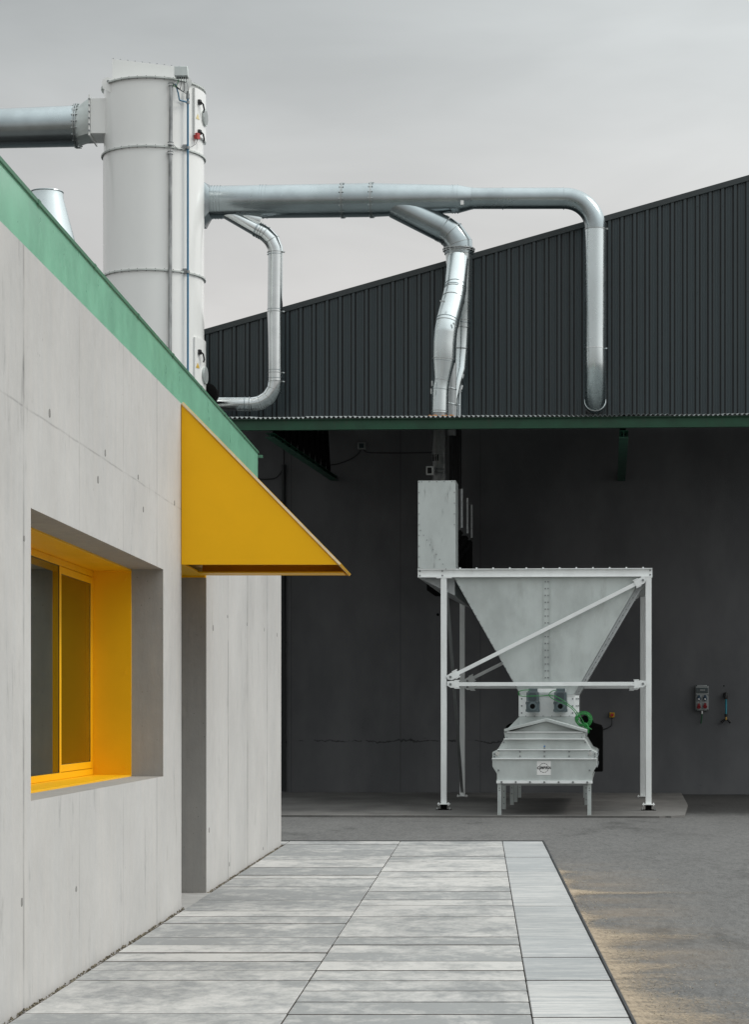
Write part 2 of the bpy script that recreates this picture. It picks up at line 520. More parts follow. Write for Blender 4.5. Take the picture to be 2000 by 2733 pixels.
# ------------------------------------------------------------------ mesh helpers
class MB:
    def __init__(s):
        s.v, s.f, s.mi, s.cur = [], [], [], 0

    def face(s, idx):
        s.f.append(tuple(idx))
        s.mi.append(s.cur)

    def add(s, vs_, fs_):
        o = len(s.v)
        s.v += [Vector(p) for p in vs_]
        for f in fs_:
            s.face([i + o for i in f])

    def box(s, x0, x1, y0, y1, z0, z1):
        if x0 > x1: x0, x1 = x1, x0
        if y0 > y1: y0, y1 = y1, y0
        if z0 > z1: z0, z1 = z1, z0
        s.add([(x0, y0, z0), (x1, y0, z0), (x1, y1, z0), (x0, y1, z0), (x0, y0, z1), (x1, y0, z1), (x1, y1, z1), (x0, y1, z1)],
              [(0, 3, 2, 1), (4, 5, 6, 7), (0, 1, 5, 4), (1, 2, 6, 5), (2, 3, 7, 6), (3, 0, 4, 7)])

    def prism(s, poly, ext):
        """closed polygon (3-D points) swept along ext"""
        n = len(poly)
        p = [Vector(q) for q in poly]
        e = Vector(ext)
        nrm = Vector((0, 0, 0))
        for i in range(n):
            nrm += p[i].cross(p[(i + 1) % n])
        if nrm.dot(e) > 0:
            p.reverse()
        s.add(p + [q + e for q in p], [tuple(range(n)), tuple(reversed(range(n, 2 * n)))] +
              [(i, i + n, (i + 1) % n + n, (i + 1) % n) for i in range(n)])

    def bar(s, p, q, w, h, up=(0, 0, 1)):
        p, q, up = Vector(p), Vector(q), Vector(up)
        d = (q - p).normalized()
        a = d.cross(up)
        if a.length < 1e-4:
            a = d.cross(Vector((0, 1, 0)))
        a.normalize()
        u = a.cross(d).normalized()
        a *= w / 2
        u *= h / 2
        s.prism([p - a - u, p + a - u, p + a + u, p - a + u], q - p)

    def tube(s, pts, rad, seg=24, caps=True, ang0=0.0, twist=None):
        pts = [Vector(p) for p in pts]
        n = len(pts)
        if not hasattr(rad, '__len__'):
            rad = [rad] * n
        dirs = [(pts[i + 1] - pts[i]).normalized() for i in range(n - 1)]
        t0 = dirs[0]
        ref = Vector((0, 0, 1)) if abs(t0.z) < .9 else Vector((0, 1, 0))
        u = t0.cross(ref).normalized()
        o = len(s.v)
        prev = t0
        for i in range(n):
            din = dirs[max(0, i - 1)]
            dout = dirs[min(n - 2, i)]
            # carry the frame to the incoming direction
            q = prev.rotation_difference(din)
            u = (q @ u).normalized()
            prev = din
            w = din.cross(u).normalized()
            bis = (din + dout)
            bis = bis.normalized() if bis.length > 1e-6 else din
            for k in range(seg):
                a = ang0 + 2 * math.pi * k / seg
                off = (u * math.cos(a) + w * math.sin(a)) * rad[i]
                # slide along din onto the mitre plane
                den = din.dot(bis)
                t = -off.dot(bis) / den if abs(den) > 1e-4 else 0
                s.v.append(pts[i] + off + din * t)
        for i in range(n - 1):
            for k in range(seg):
                k2 = (k + 1) % seg
                s.face((o + i * seg + k, o + i * seg + k2, o + (i + 1) * seg + k2, o + (i + 1) * seg + k))
        if caps:
            s.face([o + k for k in reversed(range(seg))])
            s.face([o + (n - 1) * seg + k for k in range(seg)])

    def disc(s, c, axis, r, w, seg=24):
        c, axis = Vector(c), Vector(axis).normalized()
        s.tube([c - axis * w / 2, c + axis * w / 2], r, seg)

    def torus(s, c, axis, R_, r, seg=32, sub=8):
        c, axis = Vector(c), Vector(axis).normalized()
        ref = Vector((0, 0, 1)) if abs(axis.z) < .9 else Vector((1, 0, 0))
        u = axis.cross(ref).normalized()
        w = axis.cross(u)
        o = len(s.v)
        for i in range(seg):
            a = 2 * math.pi * i / seg
            d = u * math.cos(a) + w * math.sin(a)
            for j in range(sub):
                b = 2 * math.pi * j / sub
                s.v.append(c + d * (R_ + r * math.cos(b)) + axis * r * math.sin(b))
        for i in range(seg):
            for j in range(sub):
                i2, j2 = (i + 1) % seg, (j + 1) % sub
                s.face((o + i * sub + j, o + i2 * sub + j, o + i2 * sub + j2, o + i * sub + j2))

    def bolt(s, p, axis, r=.012, h=.01, mi=1):
        old, s.cur = s.cur, mi
        p, axis = Vector(p), Vector(axis).normalized()
        s.tube([p - axis * .002, p + axis * h], r, 6)
        s.cur = old

    def build_each(s, name, mats, parent, base, bevel, frame):
        """one object per loose piece"""
        root = list(range(len(s.v)))

        def find(i):
            while root[i] != i:
                root[i] = root[root[i]]
                i = root[i]
            return i

        for f in s.f:
            for k in f[1:]:
                root[find(k)] = find(f[0])
        groups = {}
        for f, m in zip(s.f, s.mi):
            groups.setdefault(find(f[0]), []).append((f, m))
        out = []
        for fl in groups.values():
            sub = MB()
            ids = {}
            for f, m in fl:
                for k in f:
                    if k not in ids:
                        ids[k] = len(sub.v)
                        sub.v.append(s.v[k])
                sub.cur = m
                sub.face([ids[k] for k in f])
            out.append(sub.build(name, mats, parent, base, bevel, frame))
        return out[0]

    def build(s, name, mats, parent=None, base=None, bevel=0.0, frame='w', tone=None, sharp=35, split=False):
        if split:
            return s.build_each(name, mats, parent, base, bevel, frame)
        if not isinstance(mats, (list, tuple)):
            mats = [mats]
        if base is None:
            base, q = Vector((0, 0, 0)), parent
            while q is not None:
                if '_b' in q:
                    base = Vector(q['_b'])
                    break
                q = q.parent
        me = bpy.data.meshes.new(name)
        me.from_pydata([tuple(p - base) for p in s.v], [], s.f)
        for m in mats:
            me.materials.append(m)
        for p, i in zip(me.polygons, s.mi):
            p.material_index = min(i, len(mats) - 1)
            p.use_smooth = True
        me.set_sharp_from_angle(angle=R(sharp))
        if tone is not None:
            at = me.attributes.new('tone', 'FLOAT_VECTOR', 'FACE' if len(tone) == len(s.f) else 'POINT')
            for i, tvec in enumerate(tone):
                at.data[i].vector = tvec
        me.update()
        o = bpy.data.objects.new(name, me)
        COL.objects.link(o)
        if parent is not None:
            o.parent = parent
        else:
            if frame == 'h':
                o.location = h2w(base)
                o.rotation_euler = (0, 0, -TH)
            else:
                o.location = base
        if bevel:
            bm_ = o.modifiers.new('bevel', 'BEVEL')
            bm_.width = bevel
            bm_.segments = 2
            bm_.limit_method = 'ANGLE'
            bm_.angle_limit = R(50)
            bm_.harden_normals = False
        return o


def tag(o, label=None, cat=None, group=None, kind=None):
    if label: o['label'] = label
    if cat: o['category'] = cat
    if group: o['group'] = group
    if kind: o['kind'] = kind
    return o


ROOTS = []


def thing(name, label, cat, base, frame='w', group=None):
    o = bpy.data.objects.new(name, None)
    COL.objects.link(o)
    base = Vector(base)
    o.empty_display_size = .3
    if frame == 'h':
        o.location = h2w(base)
        o.rotation_euler = (0, 0, -TH)
    else:
        o.location = base
    o['_b'] = tuple(base)
    ROOTS.append(o)
    return tag(o, label, cat, group)


def child_copy(src, parent, loc):
    c = src.copy()
    COL.objects.link(c)
    c.parent = parent
    c.location = loc
    return c


# ================================================================== GROUND
LOW = -.03
b = MB()
b.add([(-300, -120, LOW), (300, -120, LOW), (300, 500, LOW), (-300, 500, LOW)], [(0, 1, 2, 3)])
tag(b.build('road', M['asphalt']), kind='structure')

WALL_LY = 45.2
# concrete slab below the hopper, in the hall's axes
b = MB()
cr = hp(1490, 1772, 39.2)
pl = [hp(150, 1797, 34.55), hp(1425, 1797, 34.55)]
pl = [Vector((p.x, p.y, 0)) for p in pl]
for k in range(9):
    a = -math.pi / 2 + k / 8 * math.pi / 2
    pl.append(Vector((hp(1440, 1797, 34.55).x + .5 * math.cos(a), 35.05 + .5 * math.sin(a) + random.uniform(-.06, .06), 0)))
pl += [Vector((1.32, 39, 0)), Vector((1.40, WALL_LY - .01, 0)), Vector((pl[0].x, WALL_LY - .01, 0))]
b.prism([(p.x, p.y, LOW + .001) for p in pl], (0, 0, -LOW - .001))
slab = b.build('concrete_slab', M['slab'], frame='h', base=Vector((0, 40, 0)))
tag(slab, kind='structure')

# plank paving: three lanes of planks with open joints over a dirt bed
P_END, P_START = 27.45, 3.0
LANES = [(WX + .035, -.983), (-.983, .253), (.253, .742)]
bed = MB()
bed.box(WX - .28, .742, P_START, P_END, LOW + .0005, -.022)
tag(bed.build('paving_bed', M['dirt']), kind='structure')


def zoomD(yc):      # joints read from the picture
    y = (2100 + yc / 1.1013) * .826
    return EYE * F / (y - VY)


mid = [170, 202, 212, 219, 247, 263, 292, 305, 330, 346, 380, 440, 463, 486, 511, 538, 567, 598, 630, 667]
lef = [168, 184, 201, 213, 235, 258, 268, 292, 331, 363, 379, 400, 440, 463, 486, 511, 538, 567, 664]
rig = [165, 205, 248, 348, 499, 567, 676]


def lane_rows(lst, step):
    d = [P_END] + [zoomD(v) for v in lst]
    while d[-1] > P_START + step:
        d.append(d[-1] - step * random.choice((.55, 1, 1, 1.3)))
    d.append(P_START)
    return d


def paving(name, lanes, mat):
    bb, tone = MB(), []
    for (x0, x1), rows, in lanes:
        for i in range(len(rows) - 1):
            y1, y0 = rows[i], rows[i + 1]
            if y1 - y0 < .05: continue
            g, gy, lip = .0034, random.choice((.006, .009, .014)), random.choice((.0006, .0012, .0022))
            dz = random.uniform(-.0015, .0015)
            n0 = len(bb.f)
            c = .004
            X0, X1, Y0, Y1 = x0 + g, x1 - g, y0 + gy, y1 - gy
            bb.add([(X0, Y0, -.024), (X1, Y0, -.024), (X1, Y1, -.024), (X0, Y1, -.024),
                    (X0, Y0, dz + lip - .001), (X1, Y0, dz + lip - .001), (X1, Y1, dz - c), (X0, Y1, dz - c),
                    (X0 + c, Y0 + c, dz + lip), (X1 - c, Y0 + c, dz + lip), (X1 - c, Y1 - c, dz), (X0 + c, Y1 - c, dz)],
                   [(0, 1, 5, 4), (1, 2, 6, 5), (2, 3, 7, 6), (3, 0, 4, 7), (4, 5, 9, 8), (5, 6, 10, 9), (6, 7, 11, 10), (7, 4, 8, 11), (8, 9, 10, 11)])
            for q in range(4):
                bb.mi[n0 + q] = 1
            t = (random.random(), random.random(), random.random())
            tone += [t] * (len(bb.f) - n0)
    o = bb.build(name, [mat, M['dirt']], tone=tone, sharp=20)
    return tag(o, kind='structure')


paving('pavement', [(LANES[0], lane_rows(lef, .62)), (LANES[1], lane_rows(mid, .62)), ((WX - .28, WX + .033), [P_END, 26.72])], M['paver'])
paving('pavement_edge_strip', [(LANES[2], lane_rows(rig, 1.6))], M['paver_edge'])
b = MB()
b.box(.744, .756, P_START, P_END + .01, LOW + .001, .012)
b.box(WX - .28, .7435, P_END + .001, P_END + .011, LOW + .001, .008)
tag(b.build('pavement_edging', M['edging']), kind='structure')
# gravel and dead leaves gathered in the joint along the wall
b = MB()
for i in range(900):
    y = random.uniform(9, 26.6)
    if 17.9 < y < 19.4: continue
    x = WX + abs(random.gauss(0, .016)) + .003
    s_ = random.uniform(.004, .013)
    z = -.010 + s_ * .4
    rot = Matrix.Rotation(random.random() * 6, 3, 'Z') @ Matrix.Rotation(random.random() * 3, 3, 'X')
    pts = [rot @ Vector(q) * s_ for q in ((1, 0, -.4), (-.5, .8, -.4), (-.6, -.7, -.4), (0, 0, .8))]
    b.add([p + Vector((x, y, z)) for p in pts], [(0, 2, 1), (0, 1, 3), (1, 2, 3), (2, 0, 3)])
tag(b.build('gravel', surf('joint_gravel', (.16, .14, .10), .9, 0, .5, 60)), kind='stuff')

# sand blown along the edge of the paving: a thin sheet whose density is carried by its points
fd = lambda py: EYE * F / (py - VY)
fans = [(fd(1960), .80, .30), (fd(1915), .40, .5), (fd(2052), .50, .55), (fd(2065), .30, .9), (fd(2120), .78, .45), (fd(2140), .5, .7), (fd(2190), .62, .6), (fd(2235), .75, .6), (9.3, .7, 1.0),
        (fd(2010), .20, .6), (fd(2092), .36, .5), (fd(1935), .25, .4)]
nx, ny = 70, 360
b, tone = MB(), []
rs_ = random.Random(11)
wobs = [(rs_.uniform(1, 9), rs_.uniform(0, 6), rs_.uniform(.05, .16)) for _ in range(9)]
for j in range(ny + 1):
    y = 7.0 + (25.5 - 7.0) * j / ny
    reach = .045 + sum(a * math.exp(-abs((y - d) / (w * .62)) ** 1.6) * .72 for d, a, w in fans)
    reach *= 1 + sum(a * math.sin(f * y + p) for f, p, a in wobs)
    reach = max(.02, reach) * max(.15, min(1, (25 - y) / 5))
    for i in range(nx + 1):
        x = .757 + 2.4 * (i / nx) ** 1.5
        u = (x - .757) / reach
        b.v.append(Vector((x, y, LOW + .004 + .012 * math.exp(-((x - .757) / .12) ** 2) * min(1, reach * 3))))
        tone.append((math.exp(-1.0 * u) - .10, 0, 0))
for j in range(ny):
    for i in range(nx):
        q = j * (nx + 1) + i
        b.face((q, q + 1, q + nx + 2, q + nx + 1))
sand = b.build('sand', M['sand'], tone=tone)
g_ = MB()       # loose grit lying in and around the drifts
for i in range(1800):
    y = 8 + 15 * rs_.random() ** 1.4
    x = .765 + abs(rs_.gauss(0, .16)) + (rs_.random() * .9 if rs_.random() < .25 else 0)
    sz = rs_.uniform(.002, .006)
    rot = Matrix.Rotation(rs_.random() * 6, 3, 'Z') @ Matrix.Rotation(rs_.random() * 3, 3, 'X')
    g_.add([rot @ Vector(q) * sz + Vector((x, y, LOW + .008)) for q in ((1, 0, -.4), (-.5, .8, -.4), (-.6, -.7, -.4), (0, 0, .8))], [(0, 2, 1), (0, 1, 3), (1, 2, 3), (2, 0, 3)])
tag(g_.build('grit', surf('yard_grit', (.33, .285, .22), .9, 0, .55, 50)), kind='stuff')
tag(sand, kind='stuff')

# ================================================================== LEFT BUILDING
def holed_wall(ys, ztops, zs_holes, x0, x1):
    """wall in the plane x=x0 (outer) to x1 (inner); holes = list of (y0,y1,z0,z1)"""
    bb = MB()
    Y = sorted(set(ys + [h[0] for h in zs_holes] + [h[1] for h in zs_holes]))
    Z = sorted(set([-.25] + [h[2] for h in zs_holes] + [h[3] for h in zs_holes]))

    def solid(i, k):
        if i < 0 or i >= len(Y) - 1 or k < 0 or k >= len(Z): return False
        yc = (Y[i] + Y[i + 1]) / 2
        zc = (Z[k] + (Z[k + 1] if k + 1 < len(Z) else 9)) / 2
        return not any(h[0] < yc < h[1] and h[2] < zc < h[3] for h in zs_holes)

    def zat(j, k):
        return Z[k] if k < len(Z) else ztops(Y[j])

    cache = {}

    def vid(j, k, x):
        key = (j, k, x)
        if key not in cache:
            cache[key] = len(bb.v)
            bb.v.append(Vector((x, Y[j], zat(j, k))))
        return cache[key]

    for i in range(len(Y) - 1):
        for k in range(len(Z)):
            if not solid(i, k): continue
            A = [(i, k), (i + 1, k), (i + 1, k + 1), (i, k + 1)]
            bb.face([vid(j, kk, x0) for j, kk in A])
            bb.face([vid(j, kk, x1) for j, kk in reversed(A)])
            for (e, (di, dk)) in zip(((0, 1), (1, 2), (2, 3), (3, 0)), ((0, -1), (1, 0), (0, 1), (-1, 0))):
                if not solid(i + di, k + dk):
                    p, q = A[e[0]], A[e[1]]
                    bb.face([vid(*q, x0), vid(*p, x0), vid(*p, x1), vid(*q, x1)])
    return bb


BB = (WX, 16.0, 0)
bld = thing('concrete_building', 'pale board-marked concrete building on the left with green roof band and yellow window', 'building', BB)
W0, W1, WZ0, WZ1 = wall_D(68), wall_D(360), 1.062, 2.594
D0, D1, DZ = wall_D(400), wall_D(455), 2.78
wend = wall_D(620)
XI = -2.615
top = lambda y: 3.93 + .0047 * (y - 11.11) if y < 18.0 else 3.952
hw = holed_wall([2.0, D0 - .001, wend], top, [(W0, W1, WZ0, WZ1), (D0, D1, -.012, DZ)], WX, XI)
for i, f in enumerate(hw.f):      # cut faces of the openings: stained, pitted concrete with recess shade painted in
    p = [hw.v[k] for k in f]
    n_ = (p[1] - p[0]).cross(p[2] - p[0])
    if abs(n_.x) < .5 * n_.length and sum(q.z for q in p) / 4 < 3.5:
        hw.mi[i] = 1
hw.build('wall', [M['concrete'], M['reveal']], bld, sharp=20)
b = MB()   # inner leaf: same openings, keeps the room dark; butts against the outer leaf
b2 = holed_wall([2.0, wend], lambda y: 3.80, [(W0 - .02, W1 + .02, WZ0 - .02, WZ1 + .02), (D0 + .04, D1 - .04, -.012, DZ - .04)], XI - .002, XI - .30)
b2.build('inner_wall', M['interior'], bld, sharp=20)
b = MB()
b.box(-9.0, -8.7, 2.0, wend, -.25, 3.8)
b.box(-8.7, XI - .305, wend - .25, wend, -.25, 3.8)
b.box(-8.7, XI - .305, 2.0, 2.25, -.25, 3.8)
b.build('rear_wall', M['concrete'], bld)
b = MB()
b.box(-8.7, XI - .305, 2.25, wend - .25, -.2, -.02)
b.build('room_floor', M['interior'], bld)
b = MB()
b.box(-8.69, XI - .31, 2.26, wend - .26, 3.55, 3.75)
b.build('roof', M['interior'], bld)
# green parapet band, set back behind the wall's arris
GX = -2.63
gz = lambda y: 4.545 + .0049 * (y - 12.38)
b = MB()
gend = 26.66
b.prism([(GX, 2.0, 3.82), (GX, gend, 3.82), (GX, gend, gz(gend)), (GX, 2.0, gz(2.0))], (-.10, 0, 0))
b.prism([(GX - .101, gend - .05, 3.82), (GX - .101, gend, 3.82), (GX - .101, gend, gz(gend)), (GX - .101, gend - .05, gz(gend))], (-5.8, 0, 0))
band = b.build('roof_band', M['green'], bld, bevel=.006)
b = MB()
b.prism([(GX + .012, 2.0, gz(2.0) - .018), (GX + .012, gend + .012, gz(gend) - .018), (GX + .012, gend + .012, gz(gend) + .006), (GX + .012, 2.0, gz(2.0) + .006)], (-.13, 0, 0))
for k in range(10):        # lapped joints of the capping
    y = 9.5 + k * 1.95
    b.prism([(GX + .0145, y, gz(y) - .022), (GX + .0145, y + .07, gz(y) - .022), (GX + .0145, y + .07, gz(y) + .009), (GX + .0145, y, gz(y) + .009)], (-.14, 0, 0))
b.build('coping', M['green_dark'], band)
# form-tie marks
ties = [(109.3, 913), (232, 1000), (216, 1059), (304.6, 1052.6), (316, 1124), (384.7, 1109.7), (53, 1188), (502, 1359), (544.5, 1376),
        (583, 1388), (611, 1400), (48, 1990), (168, 1960), (461, 1830), (506, 1905), (470, 1385), (580, 1870)]
t0 = MB()
t0.prism([(.0015, .048 * math.cos(a), .024 * math.sin(a) + (.016 if math.sin(a) > 0 else 0)) for a in [2 * math.pi * k / 14 for k in range(14)]], (-.012, 0, 0))
src = None
for px, py in ties:
    D = wall_D(px)
    z = EYE + (VY - py) / F * D
    loc = (0, D - BB[1], z - BB[2])
    if src is None:
        src = t0.build('tie_hole', M['tie'], bld, base=Vector((0, 0, 0)))
        src.location = loc
        src.scale = (1, .55, .75)
    else:
        c = child_copy(src, bld, loc)
        s_ = random.uniform(.45, .75)
        c.scale = (1, s_ * .8, s_ * random.uniform(.8, 1.3))
# window: yellow lined box, frame, two sashes with panes
XG = -2.905
b = MB()
L = .012
xo = XI + .02
b.box(xo, XG, W1 - L, W1 + .018, WZ0, WZ1)                # far jamb
b.box(xo, XG, W0 - .018, W0 + L, WZ0, WZ1)
b.box(xo, XG, W0 + L, W1 - L, WZ1 - L, WZ1 + .018)          # head
b.box(xo, XG, W0 + L, W1 - L, WZ0 - .018, WZ0 + L)          # sill lining
b.cur = 0
win = b.build('window', M['yellow'], bld, bevel=.002)
for zz in (1.10, 1.83, 2.55):
    pass
b = MB()
for zz in (1.13, 1.83, 2.52):
    b.bolt((XI - .03, W1 - L, zz), (0, -1, 0), .011, .005, 0)
    b.bolt((XG + .05, W1 - L, zz), (0, -1, 0), .009, .004, 0)
b.build('screw', M['yellow'], win, split=True)
fr = MB()
fz0, fz1 = WZ0 + L + .001, WZ1 - L - .001
fy0, fy1 = W0 + L + .001, W1 - L - .001
yM = F * 2.88 / (VX - 133)
fw = .045
fr.box(XG + .002, XG + .028, fy0, fy1, fz1 - fw, fz1)
fr.box(XG + .002, XG + .028, fy0, fy1, fz0, fz0 + fw)
fr.box(XG + .002, XG + .028, fy0, fy0 + fw, fz0 + fw, fz1 - fw)
fr.box(XG + .002, XG + .028, fy1 - .03, fy1, fz0 + fw, fz1 - fw)
fr.box(XG + .002, XG + .026, yM - .020, yM + .020, fz0 + fw, fz1 - fw)
fr.build('frame', M['yellow'], win, bevel=.003)


def sash(y0, y1, w, wl):
    z0, z1 = fz0 + fw + .003, fz1 - fw - .003
    if w:
        s_ = MB()
        s_.box(XG - .01, XG + .024, y0, y1, z0, z0 + w)
        s_.box(XG - .01, XG + .024, y0, y1, z1 - w, z1)
        s_.box(XG - .01, XG + .024, y0, y0 + wl, z0 + w, z1 - w)
        s_.box(XG - .01, XG + .024, y1 - w, y1, z0 + w, z1 - w)
        s_.build('sash', M['yellow'], win, bevel=.003)
    g_ = MB()
    g_.box(XG + .012, XG + .018, y0 + wl - .005, y1 - w + .005, z0 + w - .005, z1 - w + .005)
    g_.build('pane', M['glass'], win)
    sl = MB()
    t = .003
    sl.box(XG + .0185, XG + .021, y0 + wl, y1 - w, z0 + w, z0 + w + t)
    sl.box(XG + .0185, XG + .021, y0 + wl, y1 - w, z1 - w - t, z1 - w)
    sl.box(XG + .0185, XG + .021, y0 + wl, y0 + wl + t, z0 + w + t, z1 - w - t)
    sl.box(XG + .0185, XG + .021, y1 - w - t, y1 - w, z0 + w + t, z1 - w - t)
    sl.build('seal', M['black'], win)


sash(fy0 + fw, yM - .021, 0, 0)
sash(yM + .021, fy1 - .031, .05, .028)
# door at the back of its niche
b = MB()
b.box(XI - .10, XI - .05, D0 + .045, D1 - .045, .0, DZ - .045)
door = b.build('door', surf('grey_door', (.16, .165, .17), .45), bld, bevel=.004)
b = MB()
b.tube([(XI - .05, D0 + .16, 1.05), (XI + .0, D0 + .16, 1.05), (XI + .0, D0 + .30, 1.05)], .011, 10)
b.build('handle', M['galv_shiny'], door)
b = MB()
b.box(XI - .30, WX + .07, D0 + .001, D1 - .001, -.20, -.004)
b.build('doorstep', surf('step_concrete', (.36, .355, .345), .8, 0, .12, 5, (1, 1, 1), .3, 60), bld)
# base drip shadow gap
# ---- yellow hood over the door
AD0, AD1 = 17.80, 19.15
AW = thing('awning', 'yellow sheet-metal hood with sloping front over the door niche', 'awning', (WX, 18.5, 2.70))
a0 = WX + .002
zt, zb, xt = 3.953, 2.696, -1.128
sl_n = Vector((1.257, 0, 1.232)).normalized()
b = MB()
b.prism([(a0, AD0, zb), (xt, AD0, zb), (a0, AD0, zt)], (0, .012, 0))
b.build('side_panel', M['yellow'], AW, bevel=.002)
b = MB()
b.prism([(a0, AD1 - .012, zb - .0), (xt, AD1 - .012, zb - .0), (a0, AD1 - .012, zt)], (0, .012, 0))
b.build('side_panel', M['yellow'], AW, bevel=.002)
b = MB()
P0, P1 = Vector((a0, 0, zt + .003)), Vector((xt + .010, 0, zb - .006))
q = sl_n * .022
b.prism([P0 + Vector((0, AD0 - .010, 0)), P1 + Vector((0, AD0 - .010, 0)), P1 + q + Vector((.0, AD0 - .010, 0)), P0 + q + Vector((0, AD0 - .010, 0))], (0, AD1 - AD0 + .02, 0))
frp = b.build('sloping_panel', M['yellow'], AW, bevel=.002)
b = MB()
b.prism([P0 + Vector((0, AD0 - .0135, 0)) + q * .15, P1 + Vector((0, AD0 - .0135, 0)) + q * .15, P1 + q * .92 + Vector((0, AD0 - .0135, 0)), P0 + q * .92 + Vector((0, AD0 - .0135, 0))], (0, .003, 0))
b.build('highlit_edge', M['yellow_edge'], frp)  # sheet edge with its pale highlight painted into the colour
b = MB()      # returned lips round the open underside
b.box(a0 + .001, xt - .02, AD1 - .30, AD1 - .0125, zb + .002, zb + .014)
b.box(a0 + .001, xt - .02, AD0 + .0125, AD0 + .05, zb + .002, zb + .014)
b.build('bottom_lip', M['yellow'], AW, bevel=.002, split=True)
b = MB()      # sheet lining carried on into the head of the niche
b.box(XI + .01, WX - .001, D0 + .002, D1 - .002, zb + .012, zb + .024)
b.box(XI + .01, WX - .001, D1 - .06, D1 - .002, zb - .002, zb + .0115)
b.build('niche_lining', M['yellow'], AW)

# ================================================================== HALL
def roof_px(px):
    return 727 + (387 - 727) * (px - 450) / (1652 - 450)


pa, pb = hp(450, roof_px(450), WALL_LY), hp(1652, roof_px(1652), WALL_LY)
rs = (pb.z - pa.z) / (pb.x - pa.x)
ridge_x = pb.x + 8.0
roof_z = lambda x: pa.z + rs * (x - pa.x) if x < ridge_x else pa.z + rs * (2 * ridge_x - x - pa.x)
HX0 = pa.x - 9.0
HX1 = 2 * ridge_x - HX0
hall = thing('industrial_hall', 'big dark hall with anthracite ribbed cladding above a dark rendered wall', 'building', ((HX0 + HX1) / 2, WALL_LY + 15, 0), 'h')
CL0 = 7.7
b = MB()
b.prism([(HX0, WALL_LY, -.25), (HX1, WALL_LY, -.25), (HX1, WALL_LY, CL0), (HX0, WALL_LY, CL0)], (0, .25, 0))
hwall = b.build('front_wall', M['hall_wall'], hall, base=Vector((0, 0, 0)))
hwall.location = -Vector(hall['_b'])
b = MB()
b.box(HX0, HX0 + .25, WALL_LY + .251, WALL_LY + 30, -.25, roof_z(HX0) - .3)
b.box(HX1 - .25, HX1, WALL_LY + .251, WALL_LY + 30, -.25, roof_z(HX1) - .3)
b.build('side_wall', M['clad'], hall, split=True)
b = MB()
rt = .12
b.prism([(HX0 - .2, WALL_LY + .02, roof_z(HX0) - .05 - rt), (ridge_x, WALL_LY + .02, roof_z(ridge_x) - rt), (HX1 + .2, WALL_LY + .02, roof_z(HX1) - .05 - rt),
         (HX1 + .2, WALL_LY + .02, roof_z(HX1) - .05 - .02), (ridge_x, WALL_LY + .02, roof_z(ridge_x) - .02), (HX0 - .2, WALL_LY + .02, roof_z(HX0) - .05 - .02)], (0, 30, 0))
b.build('roof', M['clad_trim'], hall)
# ribbed cladding: flat pans with narrow raised ribs
ribs = []
px = 458.0 - 29.6 * 10
while px < 2900:
    ribs.append(px)
    px += 29.6 if px < 590 else (29.0 if px < 1010 else 27.7)
rx = [hp(p, 800, WALL_LY).x for p in ribs]
prof = []   # (x, y offset, mat)
for x in rx:
    hwid = .031
    prof += [(x - hwid - .029, 0, 0), (x - hwid - .028, .018, 1), (x - hwid - .002, .018, 1), (x - hwid + .003, -.030, 1), (x + hwid - .003, -.030, 0), (x + hwid + .002, .018, 1),
             (x + hwid + .028, .018, 1), (x + hwid + .029, 0, 1)]
    # two shallow stiffening swages in each pan
    for k in (.36, .64):
        xm = x + hwid + .02 + k * (.266 - .10)
        prof += [(xm - .012, 0, 0), (xm - .006, -.005, 0), (xm + .006, -.005, 0), (xm + .012, 0, 0)]
b = MB()
yc = WALL_LY - .024
sel = [p for p in prof if HX0 + .1 < p[0] < min(ridge_x, HX1)]
sel.sort(key=lambda p: p[0])
for i in range(len(sel) - 1):
    (xa, ya, _), (xb, yb, m_) = sel[i], sel[i + 1]
    b.cur = m_ if (ya > 0 or yb > 0) else 0
    za, zb_ = roof_z(xa) - .10, roof_z(xb) - .10
    b.add([(xa, yc + ya, 7.42), (xb, yc + yb, 7.42), (xb, yc + yb, zb_), (xa, yc + ya, za)], [(0, 1, 2, 3)])
b.cur = 0
xl = sel[-1][0]
b.add([(xl, yc, 7.42), (HX1, yc, 7.42), (HX1, yc, roof_z(HX1) - .1), (ridge_x, yc, roof_z(ridge_x) - .1), (xl, yc, roof_z(xl) - .1)], [(0, 1, 2, 3, 4)])
b.cur = 1
for zz in (8.22, 9.92, 11.62):      # fixing screws on the ribs, in level rows
    for x in rx[::2]:
        if zz < roof_z(x) - .25 and HX0 < x < ridge_x:
            b.bolt((x, yc - .03, zz), (0, -1, 0), .010, .006, 1)
clad = b.build('cladding', [M['clad'], M['clad_groove']], hall, sharp=10)
b = MB()    # verge trim
for (x0, x1) in ((HX0 - .2, ridge_x), (ridge_x, HX1 + .2)):
    b.prism([(x0, WALL_LY - .075, roof_z(x0) - .115), (x1, WALL_LY - .075, roof_z(x1) - .115), (x1, WALL_LY - .075, roof_z(x1)), (x0, WALL_LY - .075, roof_z(x0))], (0, .090, 0))
b.build('verge_trim', M['clad_trim'], hall, bevel=.004)
# openings where the ducts enter
hole_c = hp(1312, 862, WALL_LY - .06)

